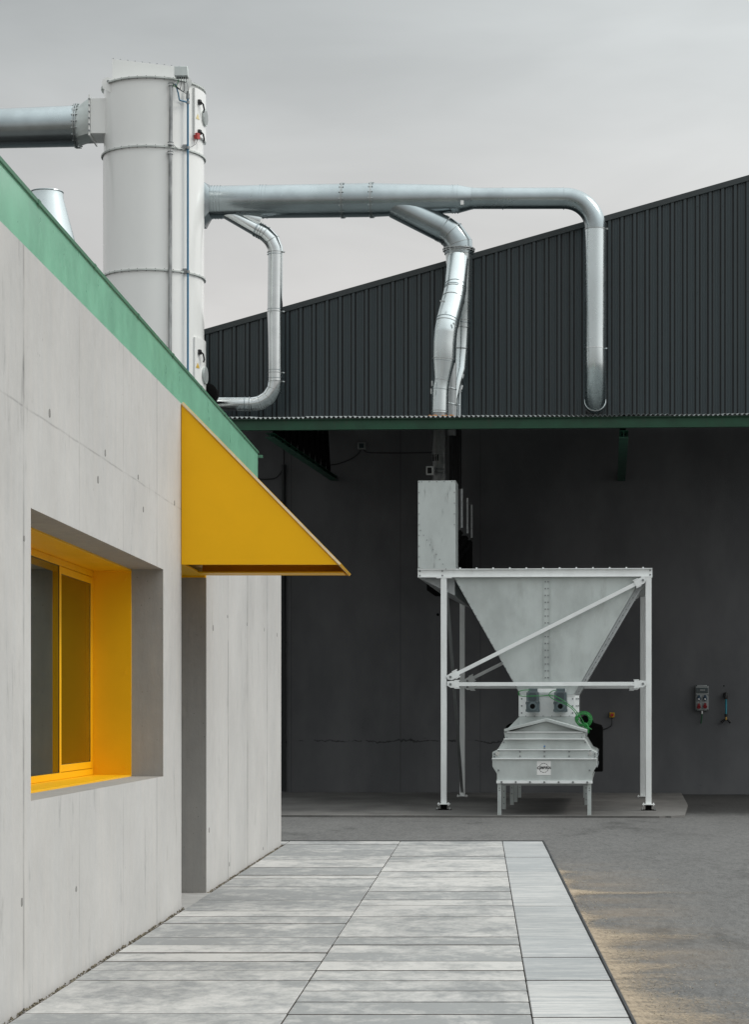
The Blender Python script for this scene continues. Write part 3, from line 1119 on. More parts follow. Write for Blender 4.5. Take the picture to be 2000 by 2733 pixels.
# ================================================================== CANOPY over the hopper
CY0 = 36.2
cz0 = hp(1062, 917.5, CY0).z
cz = lambda ly: cz0 + .122 * (ly - CY0)
cx0, cx1 = hp(330, 918, CY0).x, hp(2050, 918, CY0).x
can = thing('canopy', 'long canopy of corrugated sheet on a dark green beam in front of the hall', 'canopy', ((cx0 + cx1) / 2, 40, cz0 - .2), 'h')
b = MB()
per, amp, sub = .0762, .0155, 8
n = int((cx1 - cx0) / per * sub)
jit = [random.uniform(-.25, .25) for _ in range(n // 90 + 2)]
top_i, bot_i = [], []
rows = (CY0 - .03, WALL_LY - .06)
for layer, off in ((0, .004), (1, 0)):
    for r_, ly in enumerate(rows):
        for i in range(n + 1):
            x = cx0 + i * per / sub
            sheet = i // (sub * 11)
            z = cz(ly) + amp * math.sin(2 * math.pi * i / sub) + off + (.0035 if sheet % 2 else 0) + .004 * math.sin(sheet * 2.3)
            b.v.append(Vector((x, ly, z)))
N1 = n + 1
for i in range(n):
    b.face((i, i + 1, N1 + i + 1, N1 + i))
    o = 2 * N1
    b.face((o + i + 1, o + i, o + N1 + i, o + N1 + i + 1))
    b.face((o + i, o + i + 1, i + 1, i))
    b.face((N1 + i, N1 + i + 1, o + N1 + i + 1, o + N1 + i))
b.build('corrugated_roof', M['corrug'], can, sharp=60)
bz1 = cz0 - amp - .004
bz0 = hp(1062, 944, CY0).z
b = MB()   # channel beam along the edge
b.box(cx0, cx1, CY0 + .045, CY0 + .057, bz0 + .010, bz1 - .010)
b.box(cx0, cx1, CY0 + .0, CY0 + .10, bz1 - .010, bz1)
b.box(cx0, cx1, CY0 + .0, CY0 + .10, bz0, bz0 + .010)
b.build('edge_beam', M['canopy_green'], can)
for ppx in (595, 1376, 2157):
    c0 = hp(ppx, 950, CY0 + .35)
    z1_, z0_ = bz0 - .002, hp(ppx, 964, CY0 + .35).z
    ya, yb = CY0 + .35, WALL_LY - .002
    tr = MB()
    rise = .20
    for (xa_, xb_, za_, zb2) in ((-.075, .075, z0_, z0_ + .010), (-.005, .005, z0_ + .010, z1_ - .010), (-.075, .075, z1_ - .010, z1_)):
        tr.prism([(c0.x + xa_, ya, za_), (c0.x + xb_, ya, za_), (c0.x + xb_, ya, zb2), (c0.x + xa_, ya, zb2)], (0, yb - ya, rise))
    t_o = tr.build('truss', M['i_green'], can)
    lw = MB()      # lattice between lower chord and roof
    k = 0
    ly = ya + .5
    while ly < yb - 1.0:
        zl = z1_ + rise * (ly - ya) / (yb - ya)
        zl2 = z1_ + rise * (ly + .8 - ya) / (yb - ya)
        lw.bar((c0.x, ly, zl), (c0.x, ly + .4, cz(ly + .4) - .05), .07, .07)
        lw.bar((c0.x, ly + .4, cz(ly + .4) - .05), (c0.x, ly + .8, zl2), .07, .07)
        ly += .8
    lw.bar((c0.x, ya, cz(ya) - .09), (c0.x, yb, cz(yb) - .09), .12, .10)
    lw.build('lattice', M['matt_black'], t_o)
b = MB()
for ly in (38.2, 40.3, 42.4, 44.6):
    b.box(cx0, cx1, ly - .03, ly + .03, cz(ly) - .14 - amp, cz(ly) - amp - .012)
b.build('purlin', M['canopy_green'], can, split=True)

# ================================================================== DUCTWORK
def ring(bb, p, axis, r, w=.03, seg=32):
    bb.disc(p, axis, r, w, seg)


DUCT_LY = 44.45
px2m = DUCT_LY / F


def dp(px, py, ly=DUCT_LY):
    return hp(px, py, ly)


duct = thing('overhead_duct', 'long thick galvanised duct running from the white silo to a drop pipe on the hall', 'duct', dp(880, 441), 'h')
path = [(462, 446, 76), (467, 446, 72), (755, 442, 73.5), (820, 441, 74), (1000, 438.7, 61), (1012, 438.7, 61), (1042, 437.3, 47)]
b = MB()
b.tube([dp(p[0], p[1]) for p in path[1:3]], [p[2] / 2 * px2m for p in path[1:3]], 48)
b.build('straight_section', M['galv'], duct)
b = MB()
b.tube([dp(p[0], p[1]) for p in path[2:5]], [p[2] / 2 * px2m for p in path[2:5]], 48)
b.build('tapered_section', M['galv'], duct)
b = MB()
b.tube([dp(p[0], p[1]) for p in path[4:]], [p[2] / 2 * px2m for p in path[4:]], 48)
red_ = b.build('reducer', M['galv'], duct)
b = MB()
lb = dp(1021, 453)
b.box(lb.x - .03, lb.x + .03, lb.y - .262, lb.y - .20, lb.z - .04, lb.z + .04)
b.build('sticker', M['white_p'], red_)
rt_ = 46.5 / 2 * px2m
b = MB()
b.tube([dp(1042, 437.3), dp(1244, 437)], rt_, 40)
b.build('straight_section', M['galv'], duct)
e0, Re = dp(1244, 437), 69.5 * px2m
b = MB()
pts = []
for k in range(15):
    a = math.pi / 2 * k / 14
    pts.append(e0 + Vector((Re * math.sin(a), 0, -Re * (1 - math.cos(a)))))
b.tube(pts, rt_, 40)
b.build('elbow', M['galv'], duct)
vt = pts[-1]
vb = Vector((vt.x - .01, vt.y, dp(1312, 768).z))
b = MB()
b.tube([vt, vb], rt_ * 1.01, 40)
b.build('drop_pipe', M['galv_light'], duct)
Rb = WALL_LY + .06 - DUCT_LY
b = MB()
pts = [vb]
for k in range(1, 15):
    a = math.pi / 2 * k / 14
    pts.append(vb + Vector((0, Rb * (1 - math.cos(a)), -.18 - Rb * math.sin(a))))
b.tube(pts, rt_ * 1.005, 40)
b.build('bottom_elbow', M['galv_light'], duct)
zc_el = pts[-1].z
b = MB()
b.torus((vb.x, WALL_LY - .20, zc_el + .035), (0, 1, -.35), rt_ * 1.01, .007, 40, 8)
b.build('end_bead', M['galv_shiny'], duct)
b = MB()
b.disc((vb.x - .012, WALL_LY - .045, zc_el), (0, 1, 0), rt_ * 1.07, .012, 40)
b.build('wall_opening', M['dark_steel'], duct)


def clamp(px, py, dia, flange=False, w=.022):
    bb = MB()
    ax = Vector((1, 0, 0))
    c = dp(px, py)
    r = dia / 2 * px2m
    if flange:
        ring(bb, c - ax * .012, ax, r + .022, .014, 48)
        ring(bb, c + ax * .012, ax, r + .022, .014, 48)
        for k in range(16):
            a = 2 * math.pi * k / 16 + .1
            d = Vector((0, math.cos(a), math.sin(a)))
            bb.tube([c + d * (r + .012) - ax * .045, c + d * (r + .012) + ax * .045], .009, 6)
        bb.build('bolted_flange', M['galv_seam'], duct)
    else:
        ring(bb, c, ax, r + .010, w, 48)
        bb.build('clamp_ring', M['galv_seam' if flange else 'galv'], duct)


for x_ in (468, 474.5, 480.5, 487.5):
    clamp(x_, 445.8, 72.2, w=.018)
for x_ in (575, 580.5, 588):
    clamp(x_, 444.4, 72.7, w=.016)
clamp(756, 442, 73.5, True)
clamp(820, 441, 74, True)
for x_ in (998, 1003.5, 1010):
    clamp(x_, 438.8, 61.4, w=.02)
for x_ in (1042, 1109, 1243):
    clamp(x_, 437.2, 46.8, w=.016)
b = MB()
ring(b, vt, (0, 0, 1), rt_ + .012, .018, 40)
b.bar(vt + Vector((rt_ + .005, -.05, 0)), vt + Vector((rt_ + .04, -.06, 0)), .02, .03)
b.build('clamp_ring', M['galv_seam'], duct)
b = MB()
ring(b, vb, (0, 0, 1), rt_ + .013, .016, 40)
b.tube([vb + Vector((rt_ + .005, -.05, -.01)), vb + Vector((rt_ + .035, -.06, -.01))], .016, 8)
b.build('clamp_ring', M['galv_shiny'], duct)
# flared transition from silo shell to duct
b = MB()
T0, T1 = dp(449, 449), dp(467, 446)
nseg = 32
sq = []
for k in range(nseg):
    a = 2 * math.pi * k / nseg + math.pi / 4
    c_, s_ = math.cos(a), math.sin(a)
    m_ = max(abs(c_), abs(s_))
    sq.append(((c_ / m_) * .35, (s_ / m_) * .42, c_, s_))
r1 = 72 / 2 * px2m
b.add([T0 + Vector((-.25, p[0], p[1])) for p in sq] + [T0 + Vector((0, p[0], p[1])) for p in sq] + [T1 + Vector((0, p[2] * r1, p[3] * r1)) for p in sq],
      [(k + o, (k + 1) % nseg + o, (k + 1) % nseg + nseg + o, k + nseg + o) for o in (0, nseg) for k in range(nseg)])
b.build('square_transition', M['galv'], duct)

# --- small branch pipe left
br = thing('branch_duct', 'slim shiny pipe dropping beside the silo with segmented elbows at both ends', 'duct', dp(607, 880), 'h')
rb = 17.0 * px2m
b = MB()
b.tube([dp(476, 456, DUCT_LY - .05), dp(573, 508.5)], [.12, rb * .98], 32)
b.build('branch_cone', M['galv_shiny'], br)
b = MB()
b.tube([dp(484, 460, DUCT_LY - .02), dp(577, 488)], [.07, rb * 1.0], 32)
b.build('fan_gusset', M['galv_shiny'], br)
el = [(573, 508.5), (585, 515), (600, 530.5), (607.5, 549), (608, 556)]
b = MB()
b.tube([dp(*p) for p in el], rb, 32)
b.build('upper_elbow', M['galv_shiny'], br)
b = MB()
b.tube([dp(608, 556), dp(606.5, 686), dp(606.5, 840)], rb, 32)
b.build('straight_section', M['galv_shiny'], br)
el2 = [(606.5, 840), (604, 858), (592, 876), (574, 887), (555, 890)]
b = MB()
b.tube([dp(*p) for p in el2], [rb, rb, rb, rb * .97, rb * .93], 32)
b.build('lower_elbow', M['galv_shiny'], br)
b = MB()
b.tube([dp(555, 890), dp(420, 890)], rb * .92, 32)
b.build('straight_section', M['galv_shiny'], br)


def seam(root, p, q, r, mat='galv_seam', w=.012, lug=False):
    """thin raised seam at p, square to p->q"""
    ax = (Vector(q) - Vector(p)).normalized()
    bb = MB()
    ring(bb, p, ax, r + .008, w, 36)
    if lug:
        bb.tube([Vector(p) + Vector((r, -.05, 0)), Vector(p) + Vector((r + .045, -.055, -.01))], .016, 8)
    bb.build('seam_ring', M[mat], root)


for (i, j) in ((0, 1), (1, 2), (2, 3)):
    p, q = dp(*el[i]), dp(*el[j])
    seam(br, p, dp(*el[min(i + 1, 4)]) if i == 0 else dp(*el[i + 1]) + (p - dp(*el[i - 1])).normalized() * (q - p).length, rb, w=.010)
seam(br, dp(567, 505.3), dp(573, 508.5), rb, 'galv', .03, False)
seam(br, dp(578, 511.2), dp(585, 515), rb, 'galv_seam', .014)
for (y_, lug) in ((556, True), (561, False), (682, False), (687.5, True), (816, False), (822, True), (834, False), (841.5, True)):
    seam(br, dp(607, y_), dp(607, y_ + 5), rb, 'galv' if not lug else 'galv_seam', .012, lug)
for i in (1, 2, 3):
    p = dp(*el2[i])
    seam(br, p, p + (dp(*el2[i + 1]) - dp(*el2[i - 1])), rb * .99, w=.010)
seam(br, dp(551, 890), dp(540, 890), rb * .93, 'galv_seam', .018)
seam(br, dp(541, 890), dp(530, 890), rb * .93, 'galv', .02)

# --- three pipes in the middle
LF = 43.35
mid_t = thing('pipe_cluster', 'cluster of leaning galvanised pipes running from the thick duct down to the canopy', 'duct', dp(985, 915, 43.8), 'h')
rm = 30 * px2m
b = MB()
b.tube([dp(872, 452), dp(980, 506)], [rm * .98, rm], 40)
b.build('branch_pipe', M['galv'], mid_t)
elm = [(980, 506), (995.5, 516), (1011.5, 539), (1012, 552)]
b = MB()
b.tube([dp(*p) for p in elm], [rm, rm, rm * 1.02, rm * 1.03], 40)
b.build('segmented_elbow', M['galv'], mid_t)
rr = rm * 1.03
b = MB()
c = dp(1012, 551)
ring(b, c + Vector((0, 0, .012)), (0, 0, 1), rr + .045, .016, 40)
ring(b, c - Vector((0, 0, .022)), (0, 0, 1), rr + .035, .014, 40)
for k in range(18):
    a = 2 * math.pi * k / 18
    b.tube([c + Vector((math.cos(a) * (rr + .03), math.sin(a) * (rr + .03), -.04)), c + Vector((math.cos(a) * (rr + .03), math.sin(a) * (rr + .03), .035))], .010, 6)
b.build('bolted_flange', M['galv_seam'], mid_t)
for y_ in (557, 560):
    seam(mid_t, dp(1012, y_), dp(1012, y_ + 4), rr, 'galv', .012)
for i in (1, 2):
    p = dp(*elm[i])
    seam(mid_t, p, p + (dp(*elm[i]) - dp(*elm[i - 1])).normalized() + (dp(*elm[i + 1]) - dp(*elm[i])).normalized(), rm * 1.03, w=.010)
seam(mid_t, dp(978, 505), dp(990, 511), rm, 'galv', .014)
seam(mid_t, dp(974, 503), dp(986, 509), rm, 'galv', .014)
# trunk carrying on as the rear pipe
rear = [(1012, 551, 60, 44.45), (1013.5, 600, 56, 44.5), (1019, 680, 36, 44.6), (1019.5, 722, 33, 44.65), (1018, 768, 30, 44.65), (1015, 815, 27, 44.6), (1008, 842, 22, 44.5), (1003, 880, 12, 44.45), (1001, 960, 11, 44.42)]
b = MB()
b.tube([dp(p[0], p[1], p[3]) for p in rear], [p[2] / 2 * px2m for p in rear], 40)
b.build('rear_pipe', M['galv_light'], mid_t)
for (x_, y_, d_) in ((1019, 678, 36.5), (1019, 684, 36), (1019.3, 706, 34.5), (1019.3, 711, 34.5), (1019.3, 722, 33.2), (1018, 768, 30.6), (1015, 814, 27.5)):
    seam(mid_t, dp(x_, y_, 44.62), dp(x_ - .3, y_ + 6, 44.62), d_ / 2 * px2m, 'galv' if int(y_) % 2 else 'galv_seam', .012)
# front pipe
fp = [(1010, 572, 46, 44.30), (1004, 636, 48.5, 43.85), (999.4, 661, 51, 43.70), (987, 708, 51.5, 43.42), (983, 730, 52, LF), (980, 756, 52, LF), (978.8, 792, 52, LF), (974.5, 838, 35, LF), (971.3, 858, 36.5, LF), (969.8, 910, 37, LF), (969.5, 1000, 36, LF)]
pos = [dp(p[0], p[1], p[3]) for p in fp]
rad = [p[2] / 2 * p[3] / F for p in fp]
b = MB()
pm_, rm_ = pos[4].lerp(pos[5], .12), rad[4]
b.tube(pos[:5] + [pm_], rad[:5] + [rm_], 40)
b.build('leaning_pipe', M['galv_light'], mid_t)
b = MB()
pm2_, rm2_ = pos[8].lerp(pos[9], .06), rad[8]
b.tube([pm_] + pos[5:9] + [pm2_], [rm_] + rad[5:9] + [rm2_], 40)
b.build('offset_reducer', M['galv_light'], mid_t)
b = MB()
b.tube([pm2_, pos[9]], [rm2_, rad[9]], 40)
b.build('lower_pipe', M['galv_light'], mid_t)


def seam_at(i, f=0.0, w=.011, mat='galv_seam'):
    p = pos[i].lerp(pos[i + 1], f)
    r = rad[i] + (rad[i + 1] - rad[i]) * f
    d = pos[i + 1] - pos[i]
    if f == 0 and i > 0:
        d = d.normalized() + (pos[i] - pos[i - 1]).normalized()
    seam(mid_t, p, p + d, r, mat, w)


for (i, f, m_) in ((0, .94, 'galv'), (1, .10, 'galv'), (1, .25, 'galv_seam'), (2, 0, 'galv_seam'), (3, 0, 'galv'), (3, .22, 'galv_seam'), (6, 0, 'galv_seam'), (6, .10, 'galv'), (7, 0, 'galv_seam'), (8, 0, 'galv'), (8, .92, 'galv_seam')):
    seam_at(i, f, .012, m_)
b = MB()    # toggle latches on the clamps
for (px_, py_, a_) in ((1003, 716, .9), (953, 845, 1.57), (951, 862, 1.57), (976, 664, 0.2)):
    p = dp(px_, py_, 43.15)
    b.bar(p + Vector((math.cos(a_) * .05, 0, math.sin(a_) * -.05)), p - Vector((math.cos(a_) * .05, 0, math.sin(a_) * -.05)), .03, .025)
b.build('latch', M['galv_seam'], mid_t, split=True)
# side pipe between, with half-round clamps, and the third pipe
b = MB()
b.tube([dp(996, 800, 43.95), dp(996.5, 855, 43.95), dp(997, 960, 43.95)], [.10, .085, .075], 28)
b.build('middle_pipe', M['grey_steel'], mid_t)
b = MB()
b.tube([dp(1016, 830, 44.75), dp(1012.5, 868, 44.75), dp(1011.5, 960, 44.75)], [.055, .055, .052], 24)
b.build('thin_pipe', M['galv'], mid_t)
b = MB()
for (px_, py_, ly_, r_) in ((996.5, 856, 43.95, .088), (996.6, 890, 43.95, .084), (1012.5, 862, 44.75, .075), (1011.5, 893, 44.75, .058)):
    b.torus(dp(px_, py_, ly_), (.25, 0, 1), r_, .011, 28, 8)
b.build('pipe_clamp', M['galv_shiny'], mid_t, split=True)
b = MB()
for (px_, py_) in ((1020, 834), (1018, 858), (1014, 866)):
    p = dp(px_, py_, 44.5)
    b.bar(p, p + Vector((.02, 0, .08)), .035, .03)
b.build('clamp_lock', M['galv_shiny'], mid_t, split=True)
# lower run under the canopy, into the inlet boxes
b = MB()
p0, p1 = dp(969.5, 908, LF), Vector((dp(968, 1000, LF).x, LF, 5.35))
b.tube([p0, p1], 16.6 * LF / F, 36)
low = b.build('lower_pipe', M['conduit'], mid_t)
b = MB()
for (y_, r_) in ((993, 16.9), (1000, 17.4), (1006, 17.0), (1026, 17.4), (1030, 17), (1042, 17.2)):
    ring(b, dp(968.3, y_, LF), (0, 0, 1), r_ * LF / F, .012, 36)
b.build('seam_ring', M['galv_seam'], mid_t, split=True)
b = MB()
for k in range(5):
    p = dp(957 + k * 5, 1010, LF)
    b.box(p.x - .012, p.x + .012, LF - .155 + .02 * abs(k - 2), LF - .135 + .02 * abs(k - 2), p.z - .06, p.z + .06)
b.build('vent_slot', M['matt_black'], mid_t, split=True)
b = MB()
for (px_, ly_) in ((997, 43.95), (1004, 44.42), (1012, 44.75)):
    p = dp(px_, 930, ly_)
    b.tube([p, Vector((p.x, ly_, 4.9))], .055, 20)
b.build('thin_pipe', M['dark_cable'], mid_t, split=True)

# foam collars where the pipes pass the canopy
for (px_, ly_, rr_, lab) in ((953, 43.1, .085, 'small blob of orange expanding foam left of the front pipe on the canopy'),
                             (986, 43.2, .12, 'wide ridge of orange expanding foam between the pipes on the canopy')):
    b = MB()
    c0 = dp(px_, 914, ly_)
    base_z = cz(ly_) + .01
    for k in range(22 if rr_ > .1 else 9):
        ox = random.uniform(-1, 1) * (rr_ * 1.7 if rr_ > .1 else rr_)
        s_ = random.uniform(.022, .042)
        cc = Vector((c0.x + ox, ly_ - .1 + random.uniform(-.06, .06), base_z + .03 + random.uniform(-.01, .045) * (1 - abs(ox) / (rr_ * 2))))
        vv, ff = [], []
        nlat, nlon = 5, 8
        for i in range(nlat + 1):
            for j in range(nlon):
                la, lo_ = math.pi * i / nlat, 2 * math.pi * j / nlon
                rr2 = s_ * random.uniform(.8, 1.2)
                vv.append(cc + Vector((rr2 * 1.3 * math.sin(la) * math.cos(lo_), rr2 * math.sin(la) * math.sin(lo_), rr2 * math.cos(la))))
        for i in range(nlat):
            for j in range(nlon):
                j2 = (j + 1) % nlon
                ff.append((i * nlon + j, (i + 1) * nlon + j, (i + 1) * nlon + j2, i * nlon + j2))
        b.add(vv, ff)
    b.box(c0.x - rr_, c0.x + rr_, ly_ - .16, ly_ + .02, base_z - .008, base_z + .02)
    tag(b.build('foam_collar', M['foam'], frame='h', base=Vector((c0.x, ly_, base_z))), lab, 'foam', 'foam round the pipes')

# ================================================================== SILO
SD = 43.2
sc_ = SD / F
SX = (339 - VX) * sc_
silo = thing('silo', 'tall white cylindrical filter silo rising behind the green roof band', 'silo', (SX, SD, 0))
SR = 110.5 * sc_
szf = lambda py: EYE + (VY - py) / F * (SD - SR)      # height read on the nearest line of the shell
szs = lambda py: EYE + (VY - py) / F * SD
ztop, z2, z3 = szf(170), szf(322), szf(594)


def cyl(bb, r, z0, z1, seg=96):
    bb.tube([(SX, SD, z0), (SX, SD, z1)], r, seg)


for (z0, z1, r) in ((z2, ztop, SR * .985), (z3, z2, SR * 1.0), (1.0, z3, SR)):
    b = MB()
    cyl(b, r, z0 + .001, z1 - .001)
    b.build('shell_section', M['silo'], silo)
for zf in (ztop, z2, z3, szf(880)):
    b = MB()
    RF = SR + .035
    b.tube([(SX, SD, zf - .014), (SX, SD, zf + .014)], RF, 96)
    for k in range(36):
        a = 2 * math.pi * k / 36
        p = Vector((SX + math.cos(a) * (RF - .018), SD + math.sin(a) * (RF - .018), zf))
        b.cur = 1
        b.tube([p - Vector((0, 0, .028)), p + Vector((0, 0, .028))], .009, 6)
        b.cur = 0
    b.build('flange', [M['silo_flange'], M['bolt']], silo)


def on_shell(px, py, out=0.0):
    """point on the shell seen at px,py; returns point, outward normal, tangent"""
    ph = math.asin(max(-.999, min(.999, (px - 339) * sc_ / SR)))
    nrm = Vector((math.sin(ph), -math.cos(ph), 0))
    d = SD - SR * math.cos(ph)
    return Vector((SX, SD, EYE + (VY - py) / F * d)) + nrm * (SR + out), nrm, Vector((math.cos(ph), math.sin(ph), 0))


# lifting lugs
for px_ in (250, 420):
    p, nrm, tg = on_shell(px_, 190)
    nrm, tg = Vector((0, -1, 0)), Vector((1, 0, 0))
    b = MB()
    q0 = p + nrm * .03
    pl2 = [q0 + tg * (.12 * math.cos(a)) + Vector((0, 0, .06 + .10 * math.sin(a))) for a in [math.pi * k / 8 for k in range(9)]] + [q0 + tg * -.10 + Vector((0, 0, -.05)), q0 + tg * (.02 if px_ > 339 else .10) + Vector((0, 0, -.16))]
    b.prism(pl2, nrm * .012)
    b.cur = 1
    b.tube([q0 + nrm * .010 + Vector((0, 0, .08)), q0 + nrm * .014 + Vector((0, 0, .08))], .025, 12)
    b.build('lifting_lug', [M['silo'], M['bolt']], silo)
# sloping roof housing
b = MB()
ph = [wp(256, 145, SD), wp(404, 162.5, SD), wp(404, 172, SD), wp(256, 172, SD)]
for q in ph[2:]:
    q.z = ztop + .005
b.prism([q + Vector((0, -.45, 0)) for q in ph], (0, .9, 0))
rh = b.build('roof_housing', M['silo'], silo)
b = MB()
for k in range(10):
    q = ph[0].lerp(ph[1], k / 9 * .97 + .01)
    b.disc(q + Vector((0, -.42, .012)), (0, 0, 1), .011, .02, 6)
b.build('bolt', M['bolt'], rh, split=True)
# junction box with cables
b = MB()
q0 = wp(387, 172.5, SD - .95)
q1 = wp(416, 151.5, SD - .95)
b.box(q0.x, q1.x, SD - 1.12, SD - .90, q0.z, q1.z)
jb = b.build('junction_box', M['galv_dull'], silo, bevel=.008)
b = MB()
for k in range(5):
    x_ = q0.x + .05 + k * .042
    b.tube([(x_, SD - 1.01, q0.z), (x_, SD - 1.01, q0.z - .03)], .012, 8)
b.build('cable_gland', M['black'], jb, split=True)
rc = random.Random(5)
for k, mt in enumerate(('green_cable', 'dark_cable', 'dark_cable', 'conduit')):
    b = MB()
    x_ = q0.x + .07 + k * .045
    end = on_shell(390, 184, .07)[0]
    sag = .14 + .05 * k
    pts = []
    for t in range(13):
        u = t / 12
        p = Vector((x_, SD - 1.01, q0.z - .03)).lerp(end, u)
        p.z -= sag * math.sin(math.pi * u) * (1 - .3 * u)
        p.x += .05 * k * math.sin(math.pi * u)
        pts.append(p)
    b.tube(pts, .006, 6)
    b.build('cable', M[mt], jb)
# grey conduit
b = MB()
pA, nA, tA = on_shell(388.5, 186, .06)
pB = on_shell(387.5, 316, .06)[0]
pC = on_shell(387, 336, .06)[0]
pD = on_shell(386, 1000, .06)[0]
r_c = .036
b.tube([pA, pB], r_c, 20)
b.tube([pC, pD], r_c, 20)
b.tube([pB, pC], .008, 8)
cd = b.build('conduit', M['conduit'], silo)
b = MB()
for p in (pA, pB, pC):
    b.disc(p, (0, 0, 1), .055, .018, 20)
    b.disc(p + Vector((0, 0, -.045)), (0, 0, 1), .05, .018, 20)
b.build('coupling', M['bolt'], cd, split=True)
b = MB()
for p in (pA, pB, pC):
    b.disc(p + Vector((0, 0, -.022)), (0, 0, 1), .046, .026, 20)
b.build('coupling_gasket', M['white_p'], cd, split=True)
# blue water pipe
b = MB()
pE = on_shell(419, 216, .07)[0]
pF = on_shell(417, 1000, .07)[0]
b.tube([pE, Vector((pE.x, pE.y, pF.z))], .020, 14)
bp = b.build('water_pipe', M['blue'], silo)
b = MB()
b.disc(pE + Vector((0, 0, .02)), (0, 0, 1), .034, .10, 12)
b.disc(pE + Vector((0, 0, .09)), (0, 0, 1), .020, .05, 12)
pj = on_shell(418, 227, .07)[0]
b.disc((pE.x, pE.y, pj.z), (0, 0, 1), .033, .05, 12)
for y_ in (327, 600):
    p = on_shell(418, y_, .07)[0]
    b.disc((pE.x, pE.y, p.z), (0, 0, 1), .036, .05, 12)
    b.box(pE.x - .09, pE.x - .02, pE.y - .02, pE.y + .05, p.z - .02, p.z + .06)
b.build('fitting', M['bolt'], bp, split=True)
b = MB()
pk = on_shell(404, 222.5, .07)[0]
b.tube([on_shell(396, 187, .08)[0], on_shell(401.5, 210, .08)[0], on_shell(402.5, 219, .08)[0], pk], .013, 10)
b.tube([pk, (pE.x, pE.y, pj.z)], .017, 10)
b.build('feed_hose', M['blue'], bp)
b = MB()
pts = [pB + Vector((.03, -.02, -.03))]
for (x_, y_) in ((394, 321), (399, 327), (404, 331), (410, 329), (420, 327), (428, 324), (434, 318), (436.5, 312), (437, 305)):
    pts.append(on_shell(x_, y_, .05)[0])
b.tube(pts, .006, 6)
b.build('cable', M['conduit'], silo)


# access doors on the right flank
def hatch(y0, y1, ytri, with_switch):
    b = MB()
    ph0, ph1 = math.asin((434 - 339) / 110.5), math.asin(.985) + .45
    zc0, zc1 = szs(y1), szs(y0)
    o = len(b.v)
    nn = 14
    for k in range(nn + 1):
        a = ph0 + (ph1 - ph0) * k / nn
        for (r_, z) in ((SR - .01, zc0), (SR + .035, zc0), (SR + .035, zc1), (SR - .01, zc1)):
            b.v.append(Vector((SX + math.sin(a) * r_, SD - math.cos(a) * r_, z)))
    for k in range(nn):
        for e in range(4):
            e2 = (e + 1) % 4
            b.face((o + k * 4 + e, o + (k + 1) * 4 + e, o + (k + 1) * 4 + e2, o + k * 4 + e2))
    b.face((o, o + 1, o + 2, o + 3))
    b.face((o + nn * 4 + 3, o + nn * 4 + 2, o + nn * 4 + 1, o + nn * 4))
    h = b.build('access_door', M['silo'], silo, sharp=40)
    for yy in (y0 + (y1 - y0) * .16, y0 + (y1 - y0) * .80):
        p, nrm, tg = on_shell(440.5, yy, .04)
        hb = MB()
        hb.bar(p - Vector((0, 0, .05)), p + Vector((0, 0, .04)), .07, .07, nrm)
        hb.tube([p + nrm * .04, p + nrm * .06 + tg * .05 - Vector((0, 0, .04)), p + nrm * .065 + tg * .08 - Vector((0, 0, .13)), p + nrm * .06 + tg * .06 - Vector((0, 0, .19))], .016, 8)
        hb.build('handle', M['black'], h)
    a = math.asin(.985) + .05
    nrm = Vector((math.sin(a), -math.cos(a), 0))
    c = Vector((SX, SD, szs((y0 + y1) / 2 + 3))) + nrm * (SR + .04)
    rb_ = MB()
    rb_.tube([c - nrm * .01, c + nrm * .03], .16, 28)
    rb_.cur = 1
    rb_.tube([c + nrm * .0301, c + nrm * .034], .13, 28)
    rb_.build('porthole', [M['galv_dull'], M['grey_p']], h)
    p, nrm, tg = on_shell(438.5, ytri, .037)
    tb = MB()
    tb.prism([p + tg * -.06 + Vector((0, 0, -.045)), p + tg * .06 + Vector((0, 0, -.045)), p + Vector((0, 0, .06))], nrm * .003)
    tb.build('warning_triangle', surf('warning_yellow', (.62, .40, .06) if not with_switch else (.70, .58, .30), .5), h)
    if with_switch:
        p, nrm, tg = on_shell(436.5, 301, .05)
        sb = MB()
        sb.bar(p - Vector((0, 0, .055)), p + Vector((0, 0, .055)), .09, .07, nrm)
        sb.build('safety_switch', M['red'], h)
    return h


hatch(209, 312, 258, True)
hatch(752, 900, 806, False)
# square inlet stub and round transition on the left
LZ = szs(272)
lb0 = wp(207, 228, SD)
lb1 = wp(240, 305, SD)
b = MB()
b.box(lb0.x, lb1.x + .12, SD - .38, SD + .38, lb1.z, lb0.z)
st_ = b.build('inlet_stub', M['silo'], silo, bevel=.006)
b = MB()
b.box(lb0.x - .03, lb0.x - .001, SD - .43, SD + .43, lb1.z - .05, lb0.z + .05)
for k in range(6):
    z = lb1.z + (lb0.z - lb1.z) * (k + .3) / 5.6
    b.bolt((lb0.x - .015, SD - .43, z), (0, -1, 0), .018, .03)
b.build('stub_flange', [M['silo'], M['bolt']], st_)
ld = thing('inlet_duct', 'broad galvanised duct entering the silo from the left edge', 'duct', wp(80, 283, SD))
b = MB()
rl = 44.5 * sc_
c0 = wp(173, 278, SD)
xs = lb0.x - .031
zc = (lb0.z + lb1.z) / 2
n_ = 32
sq = []
for k in range(n_):
    a = 2 * math.pi * k / n_ + math.pi / 4
    c_, s_ = math.cos(a), math.sin(a)
    m_ = max(abs(c_), abs(s_))
    sq.append((c_ / m_ * .38, s_ / m_ * (lb0.z - lb1.z) / 2, c_, s_))
b.add([Vector((xs, SD + p[0], zc + p[1])) for p in sq] + [Vector((c0.x, SD + p[2] * rl, c0.z + p[3] * rl)) for p in sq],
      [(k, (k + 1) % n_, (k + 1) % n_ + n_, k + n_) for k in range(n_)])
b.build('square_transition', M['galv_dull'], ld, sharp=8)
b = MB()
b.tube([c0, wp(-120, 287, SD), wp(-500, 292, SD)], [rl, rl * .93, rl * .9], 48)
